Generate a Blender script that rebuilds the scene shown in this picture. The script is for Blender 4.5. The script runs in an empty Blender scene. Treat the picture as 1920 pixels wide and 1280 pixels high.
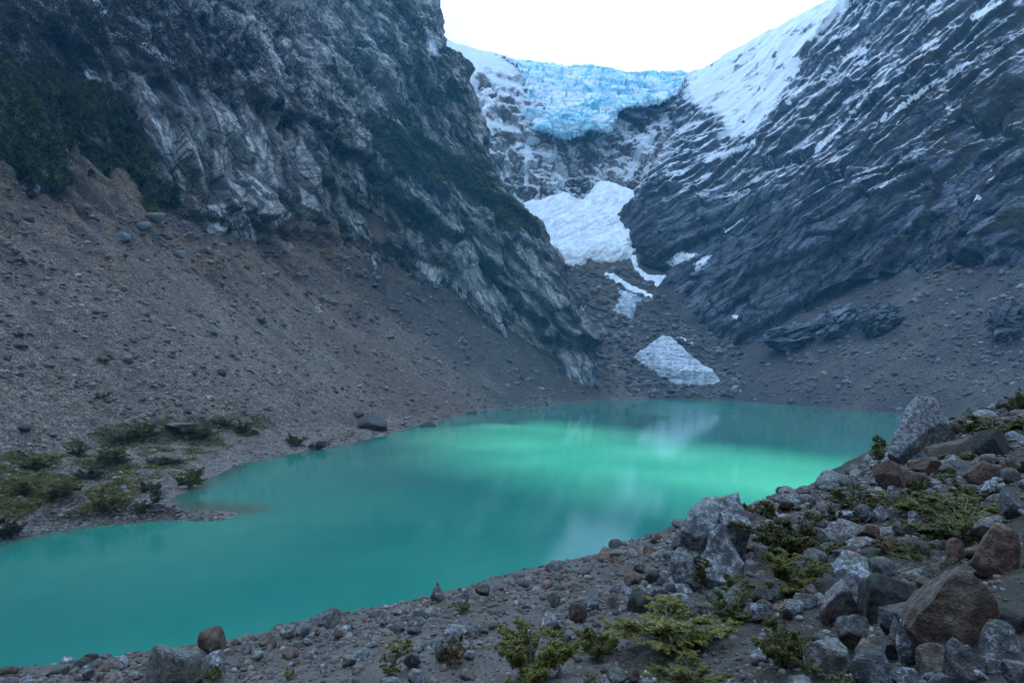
import bpy, math, random
import numpy as np
from mathutils import Vector, Matrix, Euler
from mathutils.bvhtree import BVHTree

# ------------------------------------------------------------------ camera, sky, sun, exposure
S = bpy.context.scene
COL = S.collection
F = 1173.0          # focal length in photograph pixels (22 mm)
EYE = 50.0          # eye height above the lake
HOR = 685.0         # horizon row
cam = bpy.data.cameras.new('camera'); cam_o = bpy.data.objects.new('camera', cam); COL.objects.link(cam_o)
cam.sensor_width = 36.0; cam.lens = 36.0 * F / 1920.0
cam.shift_y = (HOR - 640.0) / 1920.0
cam.clip_start = 0.1; cam.clip_end = 20000.0
cam_o.location = (0, 0, EYE); cam_o.rotation_euler = (math.radians(90), 0, 0)
S.camera = cam_o

SUN_EL = 54.0; SUN_AZ = -34.5       # azimuth clockwise from +Y (the view direction)
sd = Vector((math.sin(math.radians(SUN_AZ)) * math.cos(math.radians(SUN_EL)),
             math.cos(math.radians(SUN_AZ)) * math.cos(math.radians(SUN_EL)), math.sin(math.radians(SUN_EL))))
sun = bpy.data.lights.new('sun', 'SUN'); sun.energy = 3.7; sun.angle = math.radians(1.4); sun.color = (1.0, 0.92, 0.78)
sun_o = bpy.data.objects.new('sun', sun); COL.objects.link(sun_o)
sun_o.rotation_euler = sd.to_track_quat('Z', 'Y').to_euler(); sun_o.location = (600, -800, 1500)

world = bpy.data.worlds.new('World'); S.world = world; world.use_nodes = True
wt = world.node_tree; wt.nodes.clear()
wo = wt.nodes.new('ShaderNodeOutputWorld'); wb = wt.nodes.new('ShaderNodeBackground')
sky = wt.nodes.new('ShaderNodeTexSky'); sky.sky_type = 'NISHITA'; sky.sun_disc = False
sky.sun_elevation = math.radians(SUN_EL); sky.sun_rotation = math.radians(SUN_AZ)
sky.altitude = 600; sky.air_density = 1.3; sky.dust_density = 0.3; sky.ozone_density = 3.0
tc = wt.nodes.new('ShaderNodeTexCoord'); mp = wt.nodes.new('ShaderNodeMapping')
mp.inputs['Scale'].default_value = (1.0, 1.0, 1.9); mp.inputs['Location'].default_value = (2.6, 1.3, 0.2)
cn = wt.nodes.new('ShaderNodeTexNoise'); cn.inputs['Scale'].default_value = 1.5; cn.inputs['Detail'].default_value = 7; cn.inputs['Roughness'].default_value = 0.52
cr = wt.nodes.new('ShaderNodeValToRGB'); cr.color_ramp.elements[0].position = 0.40; cr.color_ramp.elements[1].position = 0.49
cm = wt.nodes.new('ShaderNodeMix'); cm.data_type = 'RGBA'
dt = wt.nodes.new('ShaderNodeVectorMath'); dt.operation = 'DOT_PRODUCT'; dt.inputs[1].default_value = sd
ph = wt.nodes.new('ShaderNodeMapRange'); ph.inputs['From Min'].default_value = 0.0; ph.inputs['From Max'].default_value = 0.9; ph.inputs['To Min'].default_value = 0.22; ph.inputs['To Max'].default_value = 1.15
cv = wt.nodes.new('ShaderNodeTexNoise'); cv.inputs['Scale'].default_value = 3.0; cv.inputs['Detail'].default_value = 5
cvr = wt.nodes.new('ShaderNodeMapRange'); cvr.inputs['From Min'].default_value = 0.36; cvr.inputs['From Max'].default_value = 0.62; cvr.inputs['To Min'].default_value = 0.34; cvr.inputs['To Max'].default_value = 1.1
mul = wt.nodes.new('ShaderNodeMath'); mul.operation = 'MULTIPLY'
cc = wt.nodes.new('ShaderNodeVectorMath'); cc.operation = 'SCALE'; cc.inputs[0].default_value = (6.3, 8.5, 11.4)
wt.links.new(tc.outputs['Generated'], dt.inputs[0]); wt.links.new(dt.outputs['Value'], ph.inputs['Value']); wt.links.new(mp.outputs[0], cv.inputs['Vector']); wt.links.new(cv.outputs['Fac'], cvr.inputs['Value'])
wt.links.new(ph.outputs[0], mul.inputs[0]); wt.links.new(cvr.outputs[0], mul.inputs[1]); wt.links.new(mul.outputs[0], cc.inputs['Scale']); wt.links.new(cc.outputs[0], cm.inputs['B'])
wt.links.new(tc.outputs['Generated'], mp.inputs['Vector']); wt.links.new(mp.outputs[0], cn.inputs['Vector'])
wt.links.new(cn.outputs['Fac'], cr.inputs[0]); wt.links.new(cr.outputs[0], cm.inputs['Factor'])
wt.links.new(sky.outputs[0], cm.inputs['A']); wt.links.new(cm.outputs['Result'], wb.inputs['Color'])
wb.inputs['Strength'].default_value = 0.105
wt.links.new(wb.outputs[0], wo.inputs['Surface'])

S.view_settings.view_transform = 'Standard'; S.view_settings.look = 'None'
S.view_settings.exposure = 2.3; S.view_settings.gamma = 1.0; S.view_settings.use_curve_mapping = False
S.render.engine = 'CYCLES'
S.cycles.max_bounces = 5; S.cycles.diffuse_bounces = 2; S.cycles.glossy_bounces = 3; S.cycles.transmission_bounces = 3
S.cycles.volume_bounces = 0; S.cycles.transparent_max_bounces = 6
S.cycles.use_denoising = True

rnd = random.Random(7)
rng = np.random.default_rng(11)

# ------------------------------------------------------------------ numeric helpers
_perm = rng.permutation(256).astype(np.int64); _perm = np.concatenate([_perm, _perm, _perm])
_grad = rng.normal(size=(256, 3)); _grad /= np.linalg.norm(_grad, axis=1)[:, None]; _grad = _grad.astype(np.float32)
_rand = rng.random((256, 4)).astype(np.float32)

def _hash(i, j, k):
    return _perm[_perm[_perm[i & 255] + (j & 255)] + (k & 255)]

def pn(P):
    """gradient noise, P (N,3) -> about -0.8..0.8"""
    P = np.asarray(P, np.float32); I = np.floor(P).astype(np.int64); f = P - I
    u = f * f * f * (f * (f * 6 - 15) + 10)
    out = 0
    for a in (0, 1):
        wa = u[:, 0] if a else 1 - u[:, 0]
        for b in (0, 1):
            wb_ = u[:, 1] if b else 1 - u[:, 1]
            for c in (0, 1):
                wc = u[:, 2] if c else 1 - u[:, 2]
                g = _grad[_hash(I[:, 0] + a, I[:, 1] + b, I[:, 2] + c)]
                d = g[:, 0] * (f[:, 0] - a) + g[:, 1] * (f[:, 1] - b) + g[:, 2] * (f[:, 2] - c)
                out = out + wa * wb_ * wc * d
    return out * 1.5

def fbm(P, o=4, lac=2.03, gain=0.5):
    P = np.asarray(P, np.float32); s = 0; a = 1.0
    for i in range(o):
        s = s + a * pn(P + 17.3 * i); P = P * lac; a *= gain
    return s

def ridged(P, o=4, lac=2.05, gain=0.5):
    P = np.asarray(P, np.float32); s = 0; a = 1.0
    for i in range(o):
        s = s + a * (1 - 2 * np.abs(pn(P + 9.1 * i))); P = P * lac; a *= gain
    return s

def facets(P, tilt=0.8):
    """broken-block relief: every cell is a tilted plane; returns (offset, gap to neighbour, random)"""
    P = np.asarray(P, np.float32); I = np.floor(P).astype(np.int64)
    n = len(P); f1 = np.full(n, 9, np.float32); f2 = np.full(n, 9, np.float32)
    best = np.zeros(n, np.int64); bc = np.zeros((n, 3), np.float32)
    for a in (-1, 0, 1):
        for b in (-1, 0, 1):
            for c in (-1, 0, 1):
                h = _hash(I[:, 0] + a, I[:, 1] + b, I[:, 2] + c)
                ctr = I + np.array([a, b, c]) + 0.15 + 0.7 * _rand[h, :3]
                d = ((P - ctr) ** 2).sum(1).astype(np.float32)
                nb = d < f1
                f2 = np.where(nb, f1, np.minimum(f2, d))
                f1 = np.where(nb, d, f1); best = np.where(nb, h, best); bc[nb] = ctr[nb]
    g = _grad[(best * 7 + 3) & 255]
    off = (_rand[best, 3] - 0.5) + tilt * (g * (P - bc)).sum(1)
    return off, np.sqrt(f2) - np.sqrt(f1), _rand[(best * 5 + 1) & 255, 0]

def sm(a, b, x):
    t = np.clip((x - a) / (b - a), 0, 1); return t * t * (3 - 2 * t)

def at(px, py, Y):
    return ((px - 960.0) / F * Y, Y, EYE - (py - HOR) / F * Y)

def survey(P):
    return 960 + F * P[:, 0] / P[:, 1], HOR - (P[:, 2] - EYE) / P[:, 1] * F

def poly_sd(x, y, poly):
    """signed distance to polygon, positive inside"""
    poly = np.asarray(poly, float); n = len(poly)
    dmin = np.full(len(x), 1e9); ins = np.zeros(len(x), bool)
    for i in range(n):
        ax, ay = poly[i]; bx, by = poly[(i + 1) % n]
        ex, ey = bx - ax, by - ay
        t = np.clip(((x - ax) * ex + (y - ay) * ey) / (ex * ex + ey * ey + 1e-9), 0, 1)
        dmin = np.minimum(dmin, (x - ax - t * ex) ** 2 + (y - ay - t * ey) ** 2)
        if abs(ey) > 1e-9:
            c = ((ay > y) != (by > y)) & (x < ex * (y - ay) / ey + ax); ins ^= c
    return np.where(ins, 1, -1) * np.sqrt(dmin)

def seg_d(x, y, pts):
    d = np.full(len(x), 1e9)
    for (ax, ay), (bx, by) in zip(pts[:-1], pts[1:]):
        ex, ey = bx - ax, by - ay
        t = np.clip(((x - ax) * ex + (y - ay) * ey) / (ex * ex + ey * ey + 1e-9), 0, 1)
        d = np.minimum(d, np.hypot(x - ax - t * ex, y - ay - t * ey))
    return d

def spline(C, counts):
    """Catmull-Rom through C (n, m, 3) along axis 0, counts[i] samples in segment i"""
    C = np.asarray(C, float); n = len(C)
    L = np.stack([np.linalg.norm(C[i + 1] - C[i], axis=-1, keepdims=True) for i in range(n - 1)]) + 1e-6
    T = np.zeros_like(C)
    for i in range(n):
        if i == 0: T[i] = (C[1] - C[0]) / L[0]
        elif i == n - 1: T[i] = (C[-1] - C[-2]) / L[-1]
        else:
            w = L[i] / (L[i] + L[i - 1]); T[i] = w * (C[i] - C[i - 1]) / L[i - 1] + (1 - w) * (C[i + 1] - C[i]) / L[i]
    out = []
    for i in range(n - 1):
        k = counts[i]
        for j in range(k + (1 if i == n - 2 else 0)):
            t = j / k; h = t * t * (3 - 2 * t)
            out.append(C[i] * (1 - h) + C[i + 1] * h + L[i] * (T[i] * (t * (1 - t) ** 2) - T[i + 1] * (t * t * (1 - t))))
    return np.array(out)

def loft(cols, cu, cv):
    C = np.array([[p if len(p) == 4 else at(*p) for p in c] for c in cols], dtype=object)
    C = np.array([[list(p)[:3] for p in c] for c in C], float)          # (ncol, nrow, 3)
    A = spline(C, cu)
    B = spline(np.swapaxes(A, 0, 1), cv)                                 # (nv, nu, 3)
    return B

def grid_normals(B):
    du = np.gradient(B, axis=1); dv = np.gradient(B, axis=0)
    n = np.cross(du, dv); n /= np.linalg.norm(n, axis=2)[..., None] + 1e-9
    return n

def grid_mesh(name, B, mat, smooth=True, attrs=None, keep=None):
    nv, nu = B.shape[:2]
    idx = np.arange(nv * nu).reshape(nv, nu)
    q = np.stack([idx[:-1, :-1], idx[:-1, 1:], idx[1:, 1:], idx[1:, :-1]], -1).reshape(-1, 4)
    if keep is not None: q = q[keep.reshape(-1)[q].all(1)]
    return raw_mesh(name, B.reshape(-1, 3), q, mat, smooth, attrs)

def raw_mesh(name, V, Q, mat, smooth=False, attrs=None):
    me = bpy.data.meshes.new(name)
    V = np.asarray(V, np.float32); Q = np.asarray(Q, np.int32); k = Q.shape[1]
    me.vertices.add(len(V)); me.vertices.foreach_set('co', V.ravel())
    me.loops.add(Q.size); me.loops.foreach_set('vertex_index', Q.ravel())
    me.polygons.add(len(Q)); me.polygons.foreach_set('loop_start', np.arange(0, Q.size, k, dtype=np.int32))
    me.polygons.foreach_set('use_smooth', np.full(len(Q), smooth))
    for an, av in (attrs or {}).items():
        a = me.attributes.new(an, 'FLOAT', 'POINT'); a.data.foreach_set('value', np.asarray(av, np.float32).ravel())
    me.update(); me.validate()
    if mat: me.materials.append(mat)
    return me

def put(name, me, parent=None, loc=None, rot=None, scale=None):
    o = bpy.data.objects.new(name, me); COL.objects.link(o)
    if parent: o.parent = parent
    if loc is not None: o.location = loc
    if rot is not None: o.rotation_euler = rot
    if scale is not None: o.scale = scale
    return o

def tag(o, label=None, cat=None, group=None, kind=None):
    if label: o['label'] = label
    if cat: o['category'] = cat
    if group: o['group'] = group
    if kind: o['kind'] = kind
    return o

# ------------------------------------------------------------------ material helpers
class N:
    def __init__(s, name, rough=0.9, spec=0.2):
        s.m = bpy.data.materials.new(name); s.m.use_nodes = True; s.t = s.m.node_tree
        s.b = s.t.nodes['Principled BSDF']; s.b.inputs['Roughness'].default_value = rough
        s.b.inputs['Specular IOR Level'].default_value = spec
        s.g = s.t.nodes.new('ShaderNodeNewGeometry'); s.pos = s.g.outputs['Position']
    def lk(s, v, sock):
        if isinstance(v, bpy.types.NodeSocket): s.t.links.new(v, sock)
        elif isinstance(v, (tuple, list)): sock.default_value = tuple(v) + ((1,) if len(v) == 3 and len(sock.default_value) == 4 else ())
        else: sock.default_value = v
    def scaled(s, sc, rot=(0, 0, 0), vec=None):
        n = s.t.nodes.new('ShaderNodeMapping'); n.inputs['Scale'].default_value = sc; n.inputs['Rotation'].default_value = rot
        s.t.links.new(vec or s.pos, n.inputs['Vector']); return n.outputs[0]
    def obj(s):
        return s.t.nodes.new('ShaderNodeTexCoord').outputs['Object']
    def noise(s, scale, detail=4, rough=0.55, vec=None, dist=0.0):
        n = s.t.nodes.new('ShaderNodeTexNoise'); n.inputs['Scale'].default_value = scale; n.inputs['Detail'].default_value = detail
        n.inputs['Roughness'].default_value = rough; n.inputs['Distortion'].default_value = dist
        s.t.links.new(vec or s.pos, n.inputs['Vector']); return n.outputs['Fac']
    def voro(s, scale, feature='F1', vec=None, out='Distance'):
        n = s.t.nodes.new('ShaderNodeTexVoronoi'); n.feature = feature; n.inputs['Scale'].default_value = scale
        s.t.links.new(vec or s.pos, n.inputs['Vector']); return n.outputs[out]
    def ramp(s, f, *st):
        n = s.t.nodes.new('ShaderNodeValToRGB'); e = n.color_ramp.elements
        while len(e) < len(st): e.new(0.5)
        for el, (p, c) in zip(e, st):
            el.position = p; el.color = (c, c, c, 1) if not isinstance(c, tuple) else c + (1,)
        s.t.links.new(f, n.inputs[0]); return n.outputs[0]
    def mix(s, f, a, b, mode='MIX'):
        n = s.t.nodes.new('ShaderNodeMix'); n.data_type = 'RGBA'; n.blend_type = mode
        s.lk(f, n.inputs['Factor']); s.lk(a, n.inputs['A']); s.lk(b, n.inputs['B']); return n.outputs['Result']
    def math(s, op, a, b=0.0, clamp=False):
        n = s.t.nodes.new('ShaderNodeMath'); n.operation = op; n.use_clamp = clamp
        s.lk(a, n.inputs[0]); s.lk(b, n.inputs[1]); return n.outputs[0]
    def attr(s, name):
        n = s.t.nodes.new('ShaderNodeAttribute'); n.attribute_name = name; return n.outputs['Fac']
    def rand(s):
        return s.t.nodes.new('ShaderNodeObjectInfo').outputs['Random']
    def bump(s, h, strength=0.5, dist=1.0, prev=None):
        n = s.t.nodes.new('ShaderNodeBump'); n.inputs['Strength'].default_value = strength; n.inputs['Distance'].default_value = dist
        s.t.links.new(h, n.inputs['Height'])
        if prev: s.t.links.new(prev, n.inputs['Normal'])
        return n.outputs[0]
    def done(s, col, normal=None, rough=None):
        s.lk(col, s.b.inputs['Base Color'])
        if normal: s.t.links.new(normal, s.b.inputs['Normal'])
        if rough is not None: s.lk(rough, s.b.inputs['Roughness'])
        return s.m

def rock_face(name, light, dark, rust, e1, snowcol=(0.72, 0.77, 0.82), stretch=(0.30, 1, 1)):
    """cliff: jointed slabs, dark cracks, brush and dusted snow by the masks 'veg', 'snow', 'tone', 'gap'"""
    n = N(name)
    e = np.array(e1, float); e /= np.linalg.norm(e); a2 = np.cross(e, (0, 0, 1)); a2 /= np.linalg.norm(a2); a3 = np.cross(e, a2)
    rot = Matrix((tuple(e), tuple(a2), tuple(a3))).to_euler('XYZ')
    fr = n.scaled((1, 1, 1), rot); v = n.scaled(stretch, vec=fr)
    wob = n.t.nodes.new('ShaderNodeTexNoise'); wob.inputs['Scale'].default_value = 0.05; wob.inputs['Detail'].default_value = 3; n.t.links.new(n.pos, wob.inputs['Vector'])
    vm = n.t.nodes.new('ShaderNodeVectorMath'); vm.operation = 'MULTIPLY_ADD'; n.t.links.new(wob.outputs['Color'], vm.inputs[0]); vm.inputs[1].default_value = (3, 3, 3); n.t.links.new(v, vm.inputs[2]); vw = vm.outputs[0]
    def cells(sc):
        w = n.t.nodes.new('ShaderNodeTexVoronoi'); w.inputs['Scale'].default_value = sc; n.t.links.new(vw, w.inputs['Vector'])
        sp = n.t.nodes.new('ShaderNodeSeparateColor'); n.t.links.new(w.outputs['Color'], sp.inputs[0]); return sp.outputs[0]
    a = n.noise(0.035, 6, 0.6, v); b = n.noise(0.25, 6, 0.68, v); c = n.noise(1.0, 5, 0.66)
    t = n.math('ADD', n.math('MULTIPLY', a, 0.40), n.math('ADD', n.math('MULTIPLY', b, 0.32), n.math('MULTIPLY', n.math('ADD', n.math('MULTIPLY', cells(0.035), 1.3), cells(0.12)), 0.14)))
    col = n.mix(n.ramp(t, (0.42, 0.0), (0.60, 1.0)), dark, light)
    col = n.mix(n.math('MULTIPLY', n.ramp(n.noise(0.02, 4, 0.6), (0.50, 0.0), (0.64, 1.0)), 0.6), col, rust)
    pale = n.mix(n.ramp(n.math('ADD', n.math('MULTIPLY', b, 0.4), n.math('MULTIPLY', n.math('ADD', n.math('MULTIPLY', cells(0.03), 1.2), n.math('MULTIPLY', cells(0.09), 0.8)), 0.3)), (0.32, 0.0), (0.62, 1.0)), tuple(x * 0.42 for x in light), tuple(min(1, x * 1.4) for x in light))
    col = n.mix(n.math('MULTIPLY', n.attr('tone'), 0.9), col, pale)
    dk = tuple(x * 0.25 for x in dark)
    crack = n.ramp(n.math('ADD', n.attr('gap'), n.math('MULTIPLY', n.math('SUBTRACT', c, 0.5), 0.10)), (0.0, 1.0), (0.10, 0.0))
    j1 = n.ramp(n.voro(0.05, 'DISTANCE_TO_EDGE', vw), (0.0, 1.0), (0.05, 0.0)); j2 = n.ramp(n.voro(0.14, 'DISTANCE_TO_EDGE', vw), (0.0, 1.0), (0.06, 0.0))
    col = n.mix(n.math('MULTIPLY', crack, 0.7), col, dk)
    col = n.mix(n.math('MULTIPLY', j1, n.ramp(a, (0.42, 0.1), (0.58, 0.9))), col, dk)
    col = n.mix(n.math('MULTIPLY', j2, n.ramp(b, (0.42, 0.0), (0.62, 0.75))), col, dk)
    col = n.mix(n.ramp(n.math('ADD', n.attr('veg'), n.math('MULTIPLY', n.math('SUBTRACT', c, 0.5), 0.9)), (0.42, 0.0), (0.58, 1.0)), col,
                n.mix(n.noise(0.05, 3), (0.026, 0.030, 0.016), (0.054, 0.038, 0.034)))
    sn = n.ramp(n.math('ADD', n.attr('snow'), n.math('MULTIPLY', n.math('SUBTRACT', n.math('ADD', n.math('MULTIPLY', c, 0.6), n.math('MULTIPLY', b, 0.4)), 0.5), 1.5)), (0.40, 0.0), (0.62, 1.0))
    col = n.mix(sn, col, snowcol)
    h = n.math('ADD', n.math('MULTIPLY', b, 2.0), n.math('ADD', n.math('MULTIPLY', c, 0.8), n.math('MULTIPLY', n.math('ADD', j1, j2), -0.8)))
    return n.done(col, n.bump(h, 1.0, 1.3))

def scree_mat(name):
    n = N(name)
    s1 = n.noise(0.5, 5, 0.65); s2 = n.noise(1.1, 5, 0.72)
    streak = n.noise(1.0, 6, 0.68, n.scaled((0.018, 0.085, 0.018)), 0.7)
    col = n.mix(n.attr('brown'), (0.225, 0.186, 0.148), (0.205, 0.140, 0.092))
    col = n.mix(n.math('MULTIPLY', n.ramp(streak, (0.46, 0.0), (0.56, 1.0)), n.math('ADD', 0.35, n.math('MULTIPLY', n.attr('brown'), 0.5))), col, (0.070, 0.064, 0.060))
    col = n.mix(n.math('MULTIPLY', n.attr('red'), 0.8), col, (0.170, 0.112, 0.090))
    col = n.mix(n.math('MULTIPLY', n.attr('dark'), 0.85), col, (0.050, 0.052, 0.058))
    col = n.mix(n.ramp(n.math('ADD', n.attr('green'), n.math('MULTIPLY', n.math('SUBTRACT', s1, 0.5), 1.1)), (0.48, 0.0), (0.60, 1.0)), col, (0.050, 0.056, 0.016))
    col = n.mix(n.attr('pale'), col, (0.24, 0.23, 0.22))
    w = n.t.nodes.new('ShaderNodeTexVoronoi'); w.inputs['Scale'].default_value = 0.75; n.t.links.new(n.pos, w.inputs['Vector'])
    peb = n.ramp(w.outputs['Distance'], (0.16, 1.0), (0.34, 0.0))
    pick = n.ramp(w.outputs['Color'], (0.45, 0.0), (0.8, 1.0))
    col = n.mix(n.math('MULTIPLY', n.math('MULTIPLY', peb, pick), 0.5), col, (0.36, 0.35, 0.34))
    w2 = n.t.nodes.new('ShaderNodeTexVoronoi'); w2.inputs['Scale'].default_value = 0.42; n.t.links.new(n.pos, w2.inputs['Vector']); q2 = n.t.nodes.new('ShaderNodeSeparateColor'); n.t.links.new(w2.outputs['Color'], q2.inputs[0])
    w3 = n.t.nodes.new('ShaderNodeTexVoronoi'); w3.inputs['Scale'].default_value = 1.3; n.t.links.new(n.pos, w3.inputs['Vector']); q3 = n.t.nodes.new('ShaderNodeSeparateColor'); n.t.links.new(w3.outputs['Color'], q3.inputs[0])
    var = n.math('ADD', 0.68, n.math('ADD', n.math('MULTIPLY', n.math('POWER', q2.outputs[0], 2.0), 0.75), n.math('MULTIPLY', n.math('POWER', q3.outputs[0], 2.0), 0.85)))
    col = n.mix(1.0, col, var, 'MULTIPLY')
    col = n.mix(n.ramp(s2, (0.40, 0.85), (0.60, 0.0)), col, (0.045, 0.040, 0.037))
    h = n.math('ADD', n.math('MULTIPLY', s1, 1.0), n.math('ADD', n.math('MULTIPLY', s2, 1.2), n.math('ADD', n.math('MULTIPLY', peb, 0.3), n.math('MULTIPLY', w2.outputs['Distance'], -0.7))))
    return n.done(col, n.bump(h, 1.0, 1.2))

def snow_mat(name, ice=0.0):
    n = N(name, 0.6, 0.3)
    a = n.noise(0.06, 6, 0.62, n.scaled((1, 0.5, 0.6), (0.3, 0, 0.5))); b = n.noise(0.4, 4, 0.6)
    base = n.mix(n.ramp(a, (0.35, 0.0), (0.65, 1.0)), (0.60, 0.67, 0.74), (0.82, 0.86, 0.89))
    base = n.mix(n.ramp(b, (0.62, 0.0), (0.80, 0.3)), base, (0.45, 0.5, 0.56))
    if ice:
        i2 = n.math('ADD', n.attr('ice'), n.math('MULTIPLY', n.math('SUBTRACT', a, 0.5), 0.9), True)
        base = n.mix(n.math('MULTIPLY', n.ramp(i2, (0.25, 0.0), (0.85, 1.0)), ice), base, (0.28, 0.60, 0.74))
    h = n.math('ADD', n.math('MULTIPLY', a, 5.0), b)
    return n.done(base, n.bump(h, 0.7, 1.0))

M = {}
M['granite'] = rock_face('granite_cliff', (0.46, 0.455, 0.455), (0.040, 0.042, 0.047), (0.17, 0.14, 0.12), (0.62, -0.25, -0.74))
M['slate'] = rock_face('dark_banded_rock', (0.160, 0.178, 0.215), (0.028, 0.033, 0.042), (0.080, 0.060, 0.048), (0.80, -0.2, 0.56))
M['headwall'] = rock_face('red_grey_rock', (0.21, 0.175, 0.165), (0.080, 0.058, 0.052), (0.21, 0.105, 0.070), (0.5, -0.2, -0.7), stretch=(0.7, 1, 1))
M['scree'] = scree_mat('scree')
M['snow'] = snow_mat('packed_snow')
M['ice'] = snow_mat('blue_glacier_ice', 1.0)

# ------------------------------------------------------------------ basin: scree slopes and valley floor (a height field)
LS = np.array([(60, -160), (120, -150), (178, -146), (195, -133), (203, -112), (207, -97), (211, -110), (235, -128), (317, -138), (345, -128), (404, -102), (500, -80), (600, -58), (690, -36), (782, 26), (850, 84), (905, 130), (930, 146), (1100, 175), (1500, 190)], float)
RS = np.array([(60, 210), (150, 330), (300, 420), (450, 440), (630, 408), (760, 360), (860, 318), (910, 292), (1000, 262), (1500, 215)], float)

def smax(a, b, k):
    h = np.clip(0.5 + 0.5 * (a - b) / k, 0, 1); return b * (1 - h) + a * h + k * h * (1 - h)

def basin(x, Y, fine=True):
    x = np.asarray(x, float); Y = np.asarray(Y, float); z0 = np.zeros_like(x)
    dl = np.interp(Y, LS[:, 0], LS[:, 1]) - x
    dl = dl + 5 * pn(np.stack([x * 0 + 3, Y / 37, z0], -1)) * sm(20, 60, np.abs(dl) + 15)
    bw = np.interp(Y, [100, 180, 260, 330, 400, 480, 620, 700, 800], [110, 105, 92, 70, 46, 34, 22, 8, 0])
    ab = np.clip(dl - bw, 0, None)
    bench = np.clip(dl, -400, None)
    zl = np.where(dl < 0, dl * 0.30, np.minimum(dl, bw) * 0.10) + 0.68 * ab + 0.00032 * ab * ab
    lump = fbm(np.stack([x / 24, Y / 24, z0], -1), 4)
    zl = zl + np.where(dl > 3, sm(3, 22, dl) * (1 - sm(bw + 10, bw + 70, dl)) * (2.6 * lump + 1.2), 0)
    wv = fbm(np.stack([x / 90, Y / 90, z0 + 8], -1), 3); gul = ridged(np.stack([x / 190 + lump * 0.12, Y / 31 + wv * 1.1, z0 + 4], -1), 5, 2.1, 0.5) * (0.55 + 0.9 * sm(-0.3, 0.4, wv))
    hi = sm(0.30, 1.0, ab / 260.0)
    zl = zl + sm(0, 50, ab) * (0.8 + 17.0 * hi) * (gul - 0.6)
    dr = (x - np.interp(Y, RS[:, 0], RS[:, 1])) * 0.92
    ar = np.clip(dr, 0, None)
    gr = ridged(np.stack([x / 300, Y / 30 + x / 120, z0 + 9], -1), 4)
    zr = np.where(dr < 0, dr * 0.3, 0.66 * ar + 0.00035 * ar * ar) + sm(0, 60, ar) * (1.6 + 6.5 * sm(0.25, 1, ar / 280)) * (gr - 0.6)
    db = (Y - 915) + 5 * pn(np.stack([x / 30, z0, z0 + 2], -1))
    bb = np.clip(db, 0, None)
    zb = np.where(db < 0, db * 0.3, 0.60 * bb + 0.00042 * bb * bb)
    zb = zb + sm(0, 60, bb) * (9 * fbm(np.stack([x / 70, Y / 70, z0 + 7], -1), 3) + 6.0 * ridged(np.stack([x / 26, Y / 26, z0 + 5], -1), 4) - 3)
    z = smax(smax(zl, zr, 6.0), zb, 14.0)
    z = np.where((dl < 0) & (dr < 0) & (db < 0), np.maximum(np.maximum(zl, zr), zb), np.where(z > 0, z, z))
    if fine:
        land = sm(0.0, 4.0, z)
        rub = fbm(np.stack([x / 5, Y / 5, z0 + 1], -1), 4)
        z = z + land * (0.95 + 0.7 * (Y > 880) + 0.9 * hi) * rub + sm(-2, 2, z) * 0.25 * rub
    spit = 1 - sm(2, 9, seg_d(x, Y, [(-140, 213), (-118, 209), (-98, 208)])); z = np.where(spit > 0, np.maximum(z, spit * (1.3 + 0.5 * pn(np.stack([x / 3, Y / 3, z0], -1))) - 0.4), z)
    return np.maximum(z, -14.0)

def ground_at(px, py, y0=90.0, y1=1500.0):
    Y = np.linspace(y0, y1, 1400); x = (px - 960) / F * Y; zr = EYE - (py - HOR) / F * Y
    d = zr - basin(x, Y, False); k = np.where(d < 0)[0]
    return float(Y[k[0]]) if len(k) else y1

def basin_masks(P):
    x, Y, z = P[:, 0], P[:, 1], P[:, 2]; px, py = survey(P); z0 = np.zeros_like(x)
    big = fbm(np.stack([x / 60, Y / 60, z / 60], -1), 4)
    left = x < np.interp(Y, LS[:, 0], LS[:, 1]) + 40; lf = sm(0, 70, np.interp(Y, LS[:, 0], LS[:, 1]) + 90 + 30 * big - x)
    brown = lf * sm(70, 170, z + 40 * big) + (1 - lf) * (0.05 + 0.5 * sm(0.1, 0.6, big))
    red = sm(-25, 25, poly_sd(px, py, [(600, 610), (690, 640), (800, 720), (900, 775), (820, 800), (730, 770), (640, 690)]) + 30 * big)
    red = np.maximum(red, 0.3 * sm(-15, 15, poly_sd(px, py, [(1040, 560), (1130, 545), (1180, 620), (1350, 660), (1380, 740), (1180, 745), (1130, 650)]) + 30 * big))
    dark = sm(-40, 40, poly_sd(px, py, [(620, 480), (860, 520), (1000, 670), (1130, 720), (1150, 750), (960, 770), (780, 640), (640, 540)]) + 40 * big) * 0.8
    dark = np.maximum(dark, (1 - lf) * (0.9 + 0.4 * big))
    green = np.where((Y < 420) & left, sm(-30, 20, poly_sd(px, py, [(-700, 800), (0, 850), (120, 830), (250, 780), (480, 770), (520, 800), (420, 850), (300, 900), (200, 960), (0, 985), (-600, 1100)])) * (0.45 + 0.8 * fbm(np.stack([x / 14, Y / 14, z0], -1), 3)), 0)
    pale = (1 - sm(0.3, 1.6, np.abs(z - 0.5))) * 0.5 * (Y < 450)
    return dict(brown=np.clip(brown, 0, 1), red=np.clip(red, 0, 1), dark=np.clip(dark, 0, 1), green=np.clip(green, 0, 1), pale=pale)

def terrain_tile(name, xs, Ys, label, drop=None):
    X, YY = np.meshgrid(xs, Ys); z = basin(X.ravel(), YY.ravel())
    P = np.stack([X.ravel(), YY.ravel(), z], -1)
    if drop is not None: P[:, 2] -= drop(P)
    B = P.reshape(len(Ys), len(xs), 3)
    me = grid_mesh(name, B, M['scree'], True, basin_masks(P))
    o = put(name, me); tag(o, label, None, None, 'structure'); return o

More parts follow.
